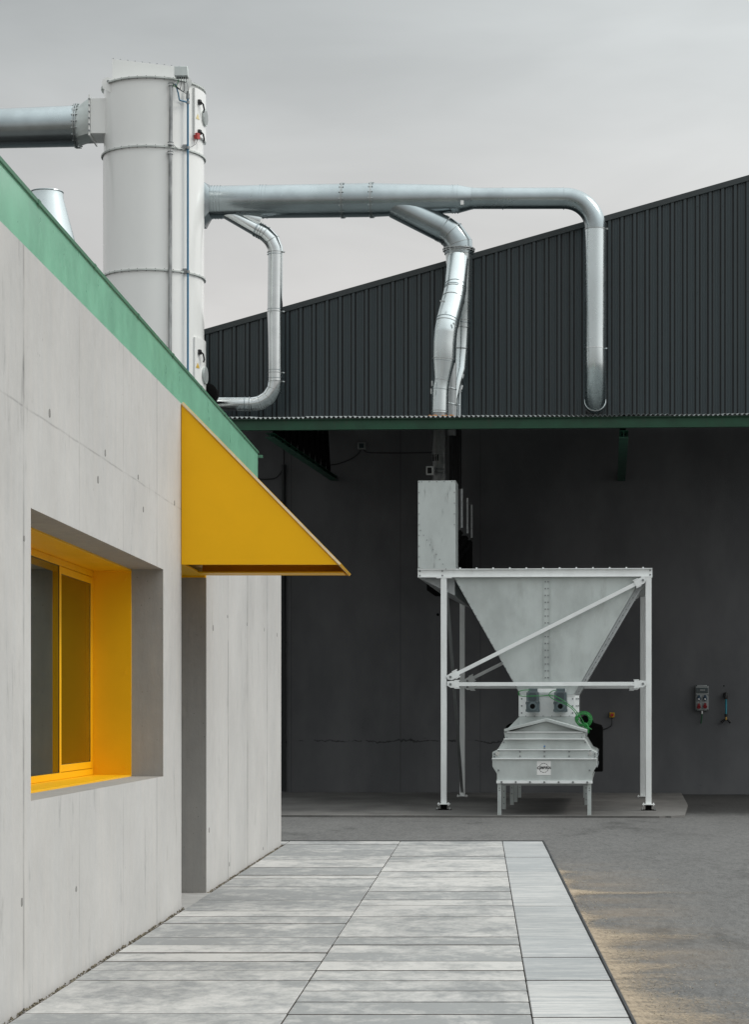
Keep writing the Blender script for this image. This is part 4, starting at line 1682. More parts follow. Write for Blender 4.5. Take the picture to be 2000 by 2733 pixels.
b.build('round_section', M['galv'], ld)
b = MB()
for dx in (-.018, .018):
    ring(b, c0 + Vector((dx - .02, 0, 0)), (1, 0, 0), rl + .035, .016, 48)
for k in range(20):
    a = 2 * math.pi * k / 20
    d = Vector((0, math.cos(a), math.sin(a))) * (rl + .022)
    b.tube([c0 + d + Vector((-.075, 0, 0)), c0 + d + Vector((.04, 0, 0))], .011, 6)
b.build('bolted_flange', M['galv_seam'], ld)

# conical vent behind the roof, and a black fan housing beside the silo
vc = Vector(wp(104, 424, 36.0))
rv = 34.5 * 36 / F
b = MB()
zb_v = wp(104, 700, 36).z
steps = [(vc.z, rv), (vc.z - .10, rv * 1.04), (vc.z - .76, rv * 1.76), (zb_v, rv * 2.3)]
b.tube([(vc.x, 36.0, z) for z, r in steps], [r for z, r in steps], 64, caps=False)
vent = thing('roof_vent', 'shiny conical metal vent poking up behind the green roof band', 'vent', (vc.x, 36.0, zb_v))
b.build('cone', M['galv_light'], vent)
b = MB()
b.disc((vc.x, 36.0, vc.z - .05), (0, 0, 1), rv * .985, .02, 48)
b.build('inner_cap', M['matt_black'], vent)
b = MB()
b.torus((vc.x, 36, vc.z), (0, 0, 1), rv, .012, 48, 8)
b.build('rim', M['galv'], vent)
b = MB()
cf = wp(458, 866, 44.0)
b.tube([cf + Vector((0, -.10, 0)), cf + Vector((0, -.08, 0)), cf + Vector((0, .30, 0)), cf + Vector((0, .34, 0))], [.15, .185, .185, .13], 28)
b.box(cf.x - .5, cf.x - .10, 43.95, 44.3, cf.z - .10, cf.z + .10)
b.tube([cf + Vector((0, -.12, 0)), cf + Vector((0, -.10, 0))], .06, 16)
fan = b.build('fan_housing', M['matt_black'], base=Vector((cf.x, 44, cf.z - .18)))
tag(fan, 'black round fan housing half hidden between silo and hall', 'fan')

# ================================================================== HOPPER
HY = 36.6
RY = 42.6
hs = HY / F
hop = thing('feed_hopper', 'grey steel hopper funnel on a white braced frame under the canopy', 'hopper', (hp(1206, 1785, HY).x, (HY + RY) / 2, 0), 'h')


def HPx(px, py, ly=HY):
    return hp(px, py, ly)


def ibeam(bb, x0, x1, y, z0, z1, dep=.11, t=.012):
    bb.box(x0, x1, y, y + dep, z1 - t, z1)
    bb.box(x0, x1, y, y + dep, z0, z0 + t)
    bb.box(x0, x1, y + dep * .35, y + dep * .35 + t, z0 + t, z1 - t)


tl, trr = HPx(921, 1252), HPx(1439, 1271)
zT, zBm = HPx(1180, 1252.3).z, HPx(1180, 1271).z
for ly in (HY, RY):
    b = MB()
    ibeam(b, tl.x, trr.x, ly, zBm, zT)
    for x_ in ([tl.x + .035, tl.x + .40, trr.x - .035] if ly == HY else []):
        for zz in (zBm + .03, zT - .035):
            b.bolt((x_, ly + .037, zz), (0, -1, 0), .014, .014)
    if ly == HY:
        for k in range(14):
            x_ = tl.x + .15 + k * (trr.x - tl.x - .3) / 13
            b.disc((x_, ly + .03, zT + .010), (0, 0, 1), .014, .02, 6)
    b.build('top_beam', [M['white_steel'], M['bolt']], hop)
for x_ in (tl.x + .06, trr.x - .08):
    b = MB()
    b.box(x_ - .05, x_ + .05, HY + .111, RY - .001, zBm, zT - .013)
    b.build('side_beam', M['white_steel'], hop)
posts = []
for (px_, ly, ybase) in ((978.5, HY, None), (1430.5, HY, None), (1019.5, RY, None), (1417.5, RY, None)):
    c = HPx(px_, 1500, ly)
    w = .095
    b = MB()
    foot = .09 if ly == HY else .012
    b.box(c.x - w / 2, c.x + w / 2, ly + .006, ly + .006 + w, foot + .012, zBm - .001)
    po = b.build('post', M['white_steel'] if ly == HY else M['white_steel'], hop, bevel=.006)
    b = MB()
    b.box(c.x - .10, c.x + .10, ly - .04, ly + .15, foot, foot + .012)
    for dx in (-.08, .08):
        b.tube([(c.x + dx, ly - .02, foot - .02), (c.x + dx, ly - .02, foot + .035)], .009, 6)
    b.build('foot_plate', M['white_steel'], po)
    if ly == HY:
        b = MB()
        b.box(c.x - .05, c.x + .05, ly + .01, ly + .10, .012, foot - .001)
        b.box(c.x - .12, c.x + .12, ly - .04, ly + .15, .0, .012)
        b.build('packer', M['matt_black'], po)
        b = MB()
        for dx in (-.10, .10):
            b.tube([(c.x + dx, ly - .02, .0), (c.x + dx, ly - .02, .045)], .014, 8)
        b.build('anchor_bolt', M['galv_shiny'], po, split=True)
    posts.append(c.x)
# cap plates
b = MB()
for x_ in posts[:2]:
    b.box(max(x_ - .12, tl.x), min(x_ + .13, trr.x), HY + .0, HY + .10, zBm - .014, zBm - .0005)
b.build('cap_plate', M['white_steel'], hop, split=True)


def brace(p, q, root, w=.062, dep=.06, mat='white_steel', ends=True):
    bb = MB()
    p, q = Vector(p), Vector(q)
    d = (q - p).normalized()
    bb.bar(p + d * .09, q - d * .09, dep, w, (0, 0, 1))
    o = bb.build('brace', M[mat], root, bevel=.004)
    if ends:
        u = Vector((-d.z, 0, d.x))
        if u.z < 0: u = -u
        for (e, s_) in ((p, 1), (q, -1)):
            eb = MB()
            dd = d * s_
            # pin plate and a clevis with cropped corners
            yy = Vector((0, -.045, 0))
            eb.prism([e - dd * .055 + u * .045 + yy, e + dd * .02 + u * .055 + yy, e + dd * .14 + u * .055 + yy, e + dd * .14 - u * .055 + yy, e + dd * .0 - u * .055 + yy, e - dd * .055 - u * .02 + yy], (0, .014, 0))
            eb.prism([e + dd * .06 + u * .058 + yy, e + dd * .15 + u * .058 + yy, e + dd * .15 + u * .070 + yy, e + dd * .06 + u * .070 + yy], (0, .08, 0))
            eb.prism([e + dd * .06 - u * .070 + yy, e + dd * .15 - u * .070 + yy, e + dd * .15 - u * .058 + yy, e + dd * .06 - u * .058 + yy], (0, .08, 0))
            eb.bolt(e + yy, (0, -1, 0), .021, .016)
            eb.build('clevis', [M[mat], M['bolt']], o)
    return o


by = HY + .03
brace(HPx(994, 1491.5, by), HPx(1418, 1278.5, by), hop)
brace(HPx(994, 1507.5, by), HPx(1418, 1506.5, by), hop)
ry = RY + .03
brace(HPx(1031, 1500, ry), HPx(1405, 1312, ry), hop)
brace(HPx(1031, 1513.5, ry), HPx(1405, 1513.5, ry), hop)
b = MB()
b.bar(HPx(985, 1300, HY + .12), Vector((posts[2] + .0, RY - .05, .12)), .05, .08)
b.build('side_brace', M['grey_steel'], hop)
# funnel
fy0_, fy1_ = HY + .115, RY - .12
TLp, TRp = HPx(1003, 1271, fy0_), HPx(1415, 1271, fy0_)
BLp, BRp = HPx(1149, 1530, fy0_ + .0), HPx(1266, 1530, fy0_ + .0)
zt_, zb2_ = zBm - .002, BLp.z
b = MB()
by0, by1 = fy0_ + .02, fy0_ + 1.3
V = [(TLp.x, fy0_, zt_), (TRp.x, fy0_, zt_), (TRp.x, fy1_, zt_), (TLp.x, fy1_, zt_), (BLp.x, by0, zb2_), (BRp.x, by0, zb2_), (BRp.x, fy1_ - .4, zb2_), (BLp.x, fy1_ - .4, zb2_)]
b.add(V, [(0, 4, 5, 1), (1, 5, 6, 2), (2, 6, 7, 3), (3, 7, 4, 0), (4, 7, 6, 5), (0, 1, 2, 3)])
fun = b.build('funnel', M['galv_dull'], hop, sharp=20)
b = MB()
cxs = HPx(1206, 1400, fy0_).x
for dx in (-.053, .053):
    pass
b.prism([(cxs - .053, fy0_ - .006, zt_ - .004), (cxs + .053, fy0_ - .006, zt_ - .004), (cxs + .053, by0 - .006, zb2_), (cxs - .053, by0 - .006, zb2_)], (0, .004, 0))
for dx in (-.053, .048):
    b.prism([(cxs + dx, fy0_ - .03, zt_ - .004), (cxs + dx + .006, fy0_ - .03, zt_ - .004), (cxs + dx + .006, by0 - .03, zb2_), (cxs + dx, by0 - .03, zb2_)], (0, .023, 0))
for k in range(17):
    z = zt_ - .07 - k * (zt_ - zb2_ - .12) / 16
    yv = fy0_ + (by0 - fy0_) * (zt_ - z) / (zt_ - zb2_)
    for dx in (-.022, .022):
        b.bolt((cxs + dx, yv - .006, z), (0, -1, 0), .012, .012)
b.build('seam_strip', [M['galv_dull'], M['bolt']], fun)
b = MB()     # corner flanges
for (tp, bp_, sg) in ((V[1], V[5], 1), (V[0], V[4], -1)):
    tp, bp_ = Vector(tp), Vector(bp_)
    if sg > 0:
        b.prism([tp + Vector((0, .03, 0)), tp + Vector((.095, .03, -.03)), bp_ + Vector((.085, .03, 0)), bp_ + Vector((0, .03, 0))], (0, .05, 0))
        b.prism([tp + Vector((.03, -.002, 0)), tp + Vector((.045, -.002, 0)), bp_ + Vector((.035, -.002, 0)), bp_ + Vector((.020, -.002, 0))], (0, .03, 0))
    else:
        b.prism([tp + Vector((-.012, .0, 0)), tp + Vector((0, .0, 0)), bp_ + Vector((0, 0, 0)), bp_ + Vector((-.012, 0, 0))], (0, .05, 0))
    for k in range(20):
        p = tp.lerp(bp_, (k + .5) / 20)
        b.bolt(p + Vector((.055 * sg if sg > 0 else -.004, .03 if sg > 0 else 0, 0)), (0, -1, 0), .010, .01)
b.build('corner_flange', [M['grey_steel'], M['bolt']], fun)
# dark chute under the beam at the left end
b = MB()
q0, q1, q2 = HPx(925, 1273, HY + .2), HPx(1003, 1273, HY + .2), HPx(1003, 1312, HY + .2)
b.prism([q0, q1, q2], (0, 5.0, 0))
b.build('side_chute', M['grey_steel'], hop)

# inlet boxes on the beam, one behind the other
def inlet(px0, px1, pyt, ly, dep, label, front, basez):
    p0, p1 = HPx(px0, 1250, ly), HPx(px1, pyt, ly)
    rt = thing('inlet_box', label, 'steel box', ((p0.x + p1.x) / 2, ly + dep / 2, basez), 'h', 'inlet boxes on the hopper')
    bb = MB()
    bb.box(p0.x, p1.x, ly, ly + dep, basez, p1.z)
    fb = bb if front else MB()
    if front:
        hgt = p1.z - basez
        for k in range(9):
            zz = basez + .02 + k * (hgt - .04) / 8
            fb.bolt((p0.x + .018, ly, zz), (0, -1, 0), .009, .008, 1)
            if k > 3:
                fb.bolt((p1.x - .018, ly, zz), (0, -1, 0), .009, .008, 1)
        for k in range(5):
            fb.bolt((p0.x + .06 + k * (p1.x - p0.x - .12) / 4, ly, p1.z - .018), (0, -1, 0), .009, .008, 1)
        for k in range(9):
            fb.bolt((p0.x + .04 + k * .052, ly, basez + .62 - k * .078), (0, -1, 0), .009, .008, 1)
        bb.build('casing', [M['zinc_box'], M['bolt']], rt)
        eb = MB()
        eb.box(p0.x - .004, p1.x + .004, ly - .004, ly + .03, basez, basez + .010)
        eb.build('base_flange', M['galv_dull'], rt)
    else:
        bb.build('casing', M['dark_steel'], rt, bevel=.004)
        fb.box(p1.x + .001, p1.x + .032, ly - .01, ly + .002, basez + .04, p1.z)
        for k in range(5):
            fb.bolt((p1.x + .016, ly - .01, basez + .1 + k * (p1.z - basez - .2) / 4), (0, -1, 0), .008, .008, 1)
        fb.build('edge_flange', [M['grey_steel'], M['bolt']], rt)
        sb = MB()
        sb.prism([(p0.x, ly, basez - .001), (p1.x, ly, basez - .001), (p0.x + .2, ly, basez - .45)], (0, dep, 0))
        sb.build('sloping_base', M['matt_black'], rt)
    return rt


inlet(922, 1005, 1058.5, HY + .002, .62, 'front inlet box of stained zinc sheet standing on the hopper beam', True, zT + .0015)
z_b = lambda py, ly: HPx(1000, py, ly).z
inlet(950, 1016.5, 1077, 38.0, .6, 'dark inlet box directly behind the stained zinc box, longest pale edge strip', False, z_b(1168, 38))
inlet(965, 1029, 1097, 39.5, .6, 'dark inlet box third in the row, middle pale edge strip', False, z_b(1180, 39.5))
inlet(975, 1038.5, 1112, 41.2, .6, 'rearmost dark inlet box on the hopper, shortest dim edge strip', False, z_b(1190, 41.2))
b = MB()
pz = Vector((dp(968, 1000, LF).x, LF, 0))
b.box(pz.x - .2, pz.x + .55, 42.95, 44.9, 4.2, 5.4)
b.box(pz.x - .2, pz.x + .55, 42.95, 45.1, zT + .01, 4.2)
b.build('receiving_box', M['matt_black'], hop)
# damper actuator on the front pipe
dm = thing('damper_actuator', 'small white framed actuator box clipped to the pipe above the zinc box', 'actuator', HPx(950, 1045, 38), 'h')
b = MB()
a0_, a1_ = hp(940.5, 1046.5, 43.05), hp(957, 1028, 43.05)
w_ = .022
b.box(a0_.x, a1_.x, 42.98, 43.12, a1_.z - w_, a1_.z)
b.box(a0_.x, a1_.x, 42.98, 43.12, a0_.z, a0_.z + w_)
b.box(a0_.x, a0_.x + w_, 42.98, 43.12, a0_.z + w_, a1_.z - w_)
b.box(a1_.x - w_ * 1.6, a1_.x, 42.98, 43.12, a0_.z + w_, a1_.z - w_)
dm['_b'] = tuple(Vector((a0_.x, 43.05, a0_.z)))
dm.location = h2w(Vector((a0_.x, 43.05, a0_.z)))
b.build('frame', M['white_steel'], dm)
b = MB()
b.box(a0_.x + w_ + .001, a1_.x - w_ * 1.6 - .001, 43.0, 43.10, a0_.z + w_ + .001, a1_.z - w_ - .001)
b.build('actuator_body', M['black'], dm)
b = MB()
for t_ in (.3, .75):
    z = a0_.z + (a1_.z - a0_.z) * t_
    b.tube([(a1_.x, 43.05, z), (a1_.x + .20, 43.16, z)], .008, 8)
b.build('bracket', M['bolt'], dm, split=True)

# ================================================================== SCREENING MACHINE
MY = 34.75
ME = 42.7
mc = lambda px, py, ly=MY: hp(px, py, ly)
mach = thing('grain_cleaner', 'grey zinc machine with gabled hood and stepped body standing below the hopper', 'machine', (mc(1201, 1796).x, 38, 0), 'h')
left = [(1096, 1722), (1096, 1704.5), (1086, 1688), (1086, 1657), (1098, 1651)]
right = [(1306, 1722), (1306, 1704.5), (1316, 1688), (1316, 1657), (1304, 1651)]
MB_D = 7.4


def slab_poly(pts, ly, dep, name, mat, parent, **kw):
    bb = MB()
    bb.prism([mc(*p, ly) for p in pts], (0, dep, 0))
    return bb.build(name, mat, parent, **kw)


# lower body (deep)
body = slab_poly([(1096, 1722), (1096, 1704.5), (1086, 1688), (1086, 1671.2), (1316, 1671.2), (1316, 1688), (1306, 1704.5), (1306, 1722)], MY, MB_D, 'lower_body', M['galv_dull'], mach, bevel=.004)
band2 = slab_poly([(1086, 1671), (1086, 1657), (1098, 1651.2), (1304, 1651.2), (1316, 1657), (1316, 1671)], MY + .012, MB_D, 'middle_band', M['galv_dull'], mach, bevel=.004)
band3 = slab_poly([(1098, 1651), (1112, 1627.7), (1290, 1627.7), (1304, 1651)], MY + .10, MB_D - .2, 'sloping_band', M['galv_dull'], mach, bevel=.004)
band4 = slab_poly([(1114.5, 1627.5), (1111.5, 1613), (1291, 1613), (1289, 1627.5)], MY + .06, MB_D - .2, 'upper_band', M['galv_dull'], mach, bevel=.004)
# folded ledges between the bands
for (xa, xb, y_, dy) in ((1085, 1317, 1671.2, -.02), (1097, 1305, 1651.3, .0), (1111, 1291, 1627.7, .04), (1118, 1286, 1612.5, .05)):
    b = MB()
    p0, p1 = mc(xa, y_ + 1.2, MY + dy), mc(xb, y_ - .6, MY + dy)
    b.box(p0.x, p1.x, MY + dy - .012, MY + dy + .05, p0.z, p1.z)
    b.build('ledge', M['white_steel'], mach)
b = MB()
p0, p1 = mc(1095, 1725.6), mc(1307, 1720)
b.box(p0.x, p1.x, MY - .03, MY + .04, p0.z, p1.z)
for k in range(7):
    x_ = p0.x + .08 + k * (p1.x - p0.x - .16) / 6
    b.bolt((x_, MY - .03, (p0.z + p1.z) / 2), (0, -1, 0), .016, .02)
b.build('bottom_flange', [M['white_steel'], M['bolt']], mach)
b = MB()
for (x_, y_) in ((1099.5, 1697), (1300.5, 1697)):
    b.bolt(mc(x_, y_, MY), (0, -1, 0), .015, .012, 0)
for (x_, y_) in ((1090.5, 1661), (1312, 1661), (1090.5, 1667), (1312, 1667), (1147, 1656), (1147, 1666), (1201, 1656), (1201, 1666), (1255.5, 1656), (1255.5, 1666), (1099.5, 1654), (1302, 1654)):
    b.bolt(mc(x_, y_, MY + .012), (0, -1, 0), .015, .012, 0)
for (x_, y_) in ((1111, 1635), (1291, 1635), (1201, 1648)):
    b.bolt(mc(x_, y_, MY + .10), (0, -1, 0), .014, .012, 0)
for (x_, y_) in ((1118.5, 1624), (1283, 1624)):
    b.bolt(mc(x_, y_, MY + .06), (0, -1, 0), .010, .006, 0)
b.build('bolt', M['bolt'], mach)
b = MB()
b.bolt(mc(1201, 1644, MY + .10), (0, -1, 0), .013, .012, 0)
b.build('blue_cap', surf('blue_cap', (.02, .17, .45), .4), mach)
b = MB()
for x_ in (1097.5, 1302):
    p = mc(x_, 1660, MY + .012)
    b.disc(p + Vector((0, -.01, 0)), (0, 1, 0), .034, .02, 20)
    b.tube([p + Vector((0, -.01, 0)), p + Vector((0, -.05, 0))], .024, 8)
b.build('clamp_nut', M['galv_shiny'], mach, split=True)
# gable hood
gb = MB()
ap, gl_, gr_ = mc(1204.4, 1590, MY + .15), mc(1122, 1612.4, MY + .15), mc(1288, 1612.4, MY + .15)
gb.prism([gl_, gr_, ap], (0, MB_D - .5, 0))
gb.build('gable_panel', M['galv_dull'], mach)
hb = MB()
for (e, sg) in (((1112, 1606, 1612), -1), ((1294.5, 1607.5, 1614), 1)):
    A0, A1 = mc(1204.4, 1582.5, MY + .02), mc(1204.4, 1589.5, MY + .02)
    B0, B1 = mc(e[0], e[1], MY + .02), mc(e[0], e[2], MY + .02)
    hb.prism([A0, A1, B1, B0], (0, 1.75, 0))
hb.build('gable_hood', M['galv_dull'], mach, bevel=.004)
# neck and inlet head with bolted plate
nk = MB()
nk.prism([mc(1113, 1612, 36.35), mc(1146, 1578, 36.35), mc(1265, 1578, 36.35), mc(1292, 1612, 36.35)], (0, 5.0, 0))
nk.build('neck_shroud', M['galv_dull'], mach)
nk = MB()
p0, p1 = mc(1146, 1606, 36.3), mc(1266, 1579.8, 36.3)
nk.box(p0.x, p1.x, 36.28, 36.345, p0.z, p1.z)
nk.build('neck_plate', M['galv_dull'], mach, bevel=.003)
hd = MB()
p0, p1 = mc(1146, 1579.4, 36.4), mc(1268, 1530.6, 36.4)
hd.box(p0.x, p1.x, 36.40, 37.4, p0.z + .002, p1.z)
head = hd.build('inlet_head', M['white_steel'], mach, bevel=.003)
hf = MB()
hf.box(p0.x - .012, p0.x + .0, 36.385, 36.42, p0.z + .01, p1.z)
hf.box(p1.x + .003, p1.x + .07, 36.44, 36.46, p0.z + .01, p1.z - .01)
hf.box(p0.x, p1.x, 36.385, 36.399, p1.z - .012, p1.z)
for zz in (.18, .5, .82):
    z = p0.z + (p1.z - p0.z) * zz
    hf.bolt((p0.x + .035, 36.40, z), (0, -1, 0), .014, .012)
    hf.bolt((p1.x - .035, 36.40, z), (0, -1, 0), .014, .012)
    hf.bolt((p1.x + .025, 36.44, z), (0, -1, 0), .012, .012)
    hf.bolt((p1.x + .055, 36.44, z), (0, -1, 0), .012, .012)
for k in range(6):
    hf.bolt((p0.x + .1 + k * .14, 36.40, p0.z + .012), (0, -1, 0), .011, .01)
hf.build('head_flange', [M['white_steel'], M['bolt']], head)
# motor shelf and the two gear motors
ms = MB()
q0, q1 = mc(1168, 1525.5, 36.2), mc(1248, 1517, 36.2)
ms.box(q0.x, q1.x, 36.22, 36.27, q0.z, q1.z)
ms.build('motor_shelf', M['white_steel'], mach)


def gear_motor(px):
    c = mc(px, 1540, 36.15)
    sx = hs
    f = 36.0
    m1 = MB()
    # octagonal motor housing
    zc = mc(px, 1535, f).z
    w, h, ch = 13.5 * sx, 13.0 * sx, 4 * sx
    oc = lambda w, h, ch, z, y: [Vector((c.x + a, y, z + b_)) for a, b_ in ((-w, -h + ch), (-w + ch, -h), (w - ch, -h), (w, -h + ch), (w, h - ch), (w - ch, h), (-w + ch, h), (-w, h - ch))]
    m1.prism(oc(w, h, ch, zc, f), (0, .33, 0))
    z2_ = mc(px, 1556, f).z
    m1.prism(oc(14.2 * sx, 12.5 * sx, 2 * sx, z2_, f + .03) , (0, .35, 0))
    m1.tube([(c.x, f - .01, z2_), (c.x, f + .04, z2_)], 9.5 * sx, 24)
    for sgn in (-1, 1):
        for zz in (z2_ - 9 * sx, z2_ + 7 * sx):
            m1.box(c.x + sgn * 13.5 * sx - .014, c.x + sgn * 13.5 * sx + .014, f + .05, f + .12, zz - .02, zz + .02)
    mo = m1.build('gear_motor', M['motor'], mach, bevel=.006)
    m2 = MB()
    m2.prism(oc(8.5 * sx, 9 * sx, 3.0 * sx, zc, f - .012), (0, .0115, 0))
    m2.build('fan_cover', M['motor_d'], mo, bevel=.003)
    m3 = MB()
    m3.tube([(c.x, f - .0115, z2_), (c.x, f - .014, z2_)], 5.6 * sx, 24)
    m3.build('shaft_bore', M['matt_black'], mo)
    m4 = MB()
    zt2 = mc(px, 1519, f).z
    m4.box(c.x - 9 * sx, c.x + 10 * sx, f + .05, f + .25, zt2 - 2.5 * sx, zt2 + 2.5 * sx)
    m4.build('terminal_box', M['motor'], mo, bevel=.005)
    m5 = MB()
    for sgn in (-1, 1):
        m5.bolt((c.x + sgn * 10.5 * sx, f, zc + 10 * sx), (0, -1, 0), .012, .01, 0)
        m5.bolt((c.x + sgn * 10.5 * sx, f, zc - 10 * sx), (0, -1, 0), .012, .01, 0)
    m5.build('bolt', M['bolt'], mo, split=True)
    return mo


gear_motor(1175.5)
gear_motor(1236.5)
# legs: folded channels with a hole line
for (px_, wpx, ly, holes) in ((1101.6, 8.5, MY + .02, 2), (1300, 8.5, MY + .02, 2), (1111.5, 8.5, 37.0, 6), (1129, 8.0, 38.8, 3), (1137.5, 7.5, 40.1, 0), (1146, 7, 42.3, 3), (1293, 7, 38.8, 5), (1289.5, 6.5, 42.3, 2)):
    c = mc(px_, 1750, ly)
    w = wpx * ly / F
    z1 = mc(px_, 1722, MY).z if ly < 36 else mc(px_, 1722, MY).z + .0
    b = MB()
    b.box(c.x - w / 2, c.x + w / 2, ly, ly + .008, .0, z1)
    b.box(c.x - w / 2, c.x - w / 2 + .006, ly + .008, ly + .05, .0, z1)
    b.box(c.x + w / 2 - .006, c.x + w / 2, ly + .008, ly + .05, .0, z1)
    for k in range(holes):
        zz = z1 - .12 - k * .10 if holes > 2 else z1 - .10 - k * .035
        b.bolt((c.x, ly, zz), (0, -1, 0), .011, .003)
    b.build('leg', [M['galv_dull'], M['bolt']], mach)
# underside pan keeps the space below dark
b = MB()
q0, q1 = mc(1100, 1722), mc(1302, 1722)
b.box(q0.x, q1.x, MY + .1, MY + MB_D - .1, q0.z - .06, q0.z - .002)
b.build('bottom_pan', M['grey_steel'], mach)
# bolt heads seen in profile along the right flank
b = MB()
for k in range(26):
    ly = MY + .25 + k * .28
    for py_ in (1660, 1669, 1690):
        p = mc(1316, py_, MY)
        b.disc((p.x + .006, ly, p.z), (1, 0, 0), .014, .016, 6)
b.build('flank_bolt', M['bolt'], mach)
# maker's plate
sg0, sg1 = mc(1184.3, 1707.3), mc(1215, 1676.6)
b = MB()
b.box(sg0.x, sg1.x, MY - .004, MY - .0005, sg0.z, sg1.z)
plate = b.build('maker_plate', M['white_p'], mach)
b = MB()
pc = Vector(((sg0.x + sg1.x) / 2, MY - .0045, (sg0.z + sg1.z) / 2 + .002))
ndash = 12
for k in range(ndash):
    a0_, a1_ = 2 * math.pi * (k + .12 + .25) / ndash, 2 * math.pi * (k + .85 + .25) / ndash
    am = (a0_ + a1_) / 2
    if abs(math.sin(am)) < .30:
        continue
    arc = [a0_ + (a1_ - a0_) * t / 4 for t in range(5)]
    rO, rI = .074, .066
    b.prism([pc + Vector((rO * math.cos(a), 0, rO * math.sin(a))) for a in arc] + [pc + Vector((rI * math.cos(a), 0, rI * math.sin(a))) for a in reversed(arc)], (0, -.001, 0))
b.build('emblem', M['black'], plate)
cu = bpy.data.curves.new('lettering', 'FONT')
cu.body = 'CIMBRIA'
cu.size = .056
cu.align_x = 'CENTER'
cu.align_y = 'CENTER'
cu.shear = .22
cu.extrude = .0008
cu.offset = .0020
cu.space_character = 1.03
tmp = bpy.data.objects.new('lettering_source', cu)
COL.objects.link(tmp)
bpy.context.view_layer.update()
me = bpy.data.meshes.new_from_object(tmp.evaluated_get(bpy.context.evaluated_depsgraph_get()))
bpy.data.objects.remove(tmp)
xsz = max(v.co.x for v in me.vertices) - min(v.co.x for v in me.vertices)
kx = .213 / xsz
for v in me.vertices:
    v.co.x *= kx
me.materials.clear()
me.materials.append(M['black'])
lt = bpy.data.objects.new('lettering', me)
COL.objects.link(lt)
lt.parent = plate
lt.location = pc + Vector((0, -.0018, 0)) - Vector(mach['_b'])
lt.rotation_euler = (R(90), 0, 0)

# black cabinet behind the machine's right flank
b = MB()
q0 = mc(1298, 1700, 37.6)
q1 = mc(1330, 1592, 37.6)
b.prism([mc(1280, 1700, 39.0), mc(1330, 1700, 39.0), mc(1330, 1603, 39.0), mc(1327, 1597, 39.0), mc(1310, 1592, 39.0), mc(1303, 1578, 39.0), mc(1290, 1575, 39.0), mc(1280, 1582, 39)], (0, .55, 0))
tag(b.build('fan_cabinet', M['matt_black'], frame='h', base=Vector((q0.x, 39.2, q0.z)), bevel=.02), 'black plastic cabinet behind the right flank of the machine', 'cabinet')
b = MB()
pz_ = mc(1112, 1600, 38.5)
b.prism([mc(1115, 1606, 38.5), mc(1135, 1606, 38.5), mc(1135, 1592, 38.5), mc(1124, 1594, 38.5), mc(1117, 1599, 38.5)], (0, .4, 0))
b.build('side_cover', M['matt_black'], mach)

# green cable: from the motors down to a hanging coil
cc = mc(1287, 1585, 35.9)
cab = thing('cable_coil', 'bright green cable hanging in a coil from the two motors', 'cable', cc - Vector((0, 0, .2)), 'h')
b = MB()
rc = random.Random(3)
pts = []
for k in range(7 * 24 + 1):
    a = 2 * math.pi * k / 24
    t = int(k / 24)
    rr_ = .092 + .013 * (t % 4) + .008 * math.sin(k * .13)
    pts.append(cc + Vector((rr_ * math.cos(a) * 1.02 + .012 * math.sin(t), -.01 + .013 * t + .01 * math.sin(a * 1.0), rr_ * math.sin(a) * .92 + .012 * math.cos(t * 2))))
b.tube(pts, .0062, 7)
b.build('coil', M['green_cable'], cab)


def smooth_path(ctrl, n=10):
    P = [Vector(c) for c in ctrl]
    P = [P[0]] + P + [P[-1]]
    out = []
    for i in range(1, len(P) - 2):
        for k in range(n):
            t = k / n
            p0, p1, p2, p3 = P[i - 1], P[i], P[i + 1], P[i + 2]
            out.append(.5 * ((2 * p1) + (p2 - p0) * t + (2 * p0 - 5 * p1 + 4 * p2 - p3) * t * t + (3 * p1 - p0 - 3 * p2 + p3) * t ** 3))
    out.append(P[-2])
    return out


for ctrl in ([(1170, 1520), (1155, 1520.5), (1144.5, 1524), (1145, 1531), (1155, 1533.5), (1190, 1533), (1216, 1532), (1232, 1537), (1250, 1549), (1268, 1563), (1281, 1580), (1290, 1596), (1297, 1605)],
             [(1228, 1520), (1217, 1523), (1211, 1530), (1217, 1538), (1232, 1545), (1250, 1553), (1266, 1566), (1275, 1582), (1288, 1597), (1296, 1607)]):
    b = MB()
    pts = smooth_path([mc(x, y, 35.85) for x, y in ctrl])
    b.tube(pts, .0062, 7)
    b.build('supply_lead', M['green_cable'], cab)
b = MB()
for k in range(4):
    b.tube(smooth_path([mc(1290 + k * 2, 1592 + k, 35.86), mc(1296 + k, 1600 + k * 2, 35.84), mc(1294 + k * 1.5, 1612 + k, 35.86)]), .007, 6)
b.tube(smooth_path([mc(1285, 1606, 35.85), mc(1298, 1603, 35.83), mc(1305, 1607, 35.85)]), .006, 6)
b.build('tail', M['green_cable'], cab)

# ================================================================== THINGS ON THE HALL WALL
wy = WALL_LY
# emergency stop with its cable
es = thing('emergency_stop', 'yellow box with a red emergency-stop button on the dark wall', 'switch', hp(1350, 1580, wy), 'h')
p0, p1 = hp(1344.5, 1580.5, wy), hp(1355.5, 1569.5, wy)
b = MB()
b.box(p0.x, p1.x, wy - .075, wy - .001, p0.z, p1.z)
b.build('housing', M['yellow_p'], es, bevel=.008)
b = MB()
pm = (p0 + p1) / 2
b.tube([(pm.x, wy - .075, pm.z), (pm.x, wy - .10, pm.z), (pm.x, wy - .11, pm.z)], [.026, .033, .028], 20)
b.build('button', M['red'], es)
b = MB()
b.tube([(pm.x, wy - .04, p0.z), (pm.x, wy - .04, p0.z - .03)], .014, 10)
b.tube(smooth_path([(pm.x, wy - .04, p0.z - .02), hp(1349, 1597, wy - .03), hp(1342, 1603, wy - .03), hp(1328, 1609, wy - .03), hp(1318, 1620, wy - .03), hp(1306, 1622, wy - .06)]), .010, 8)
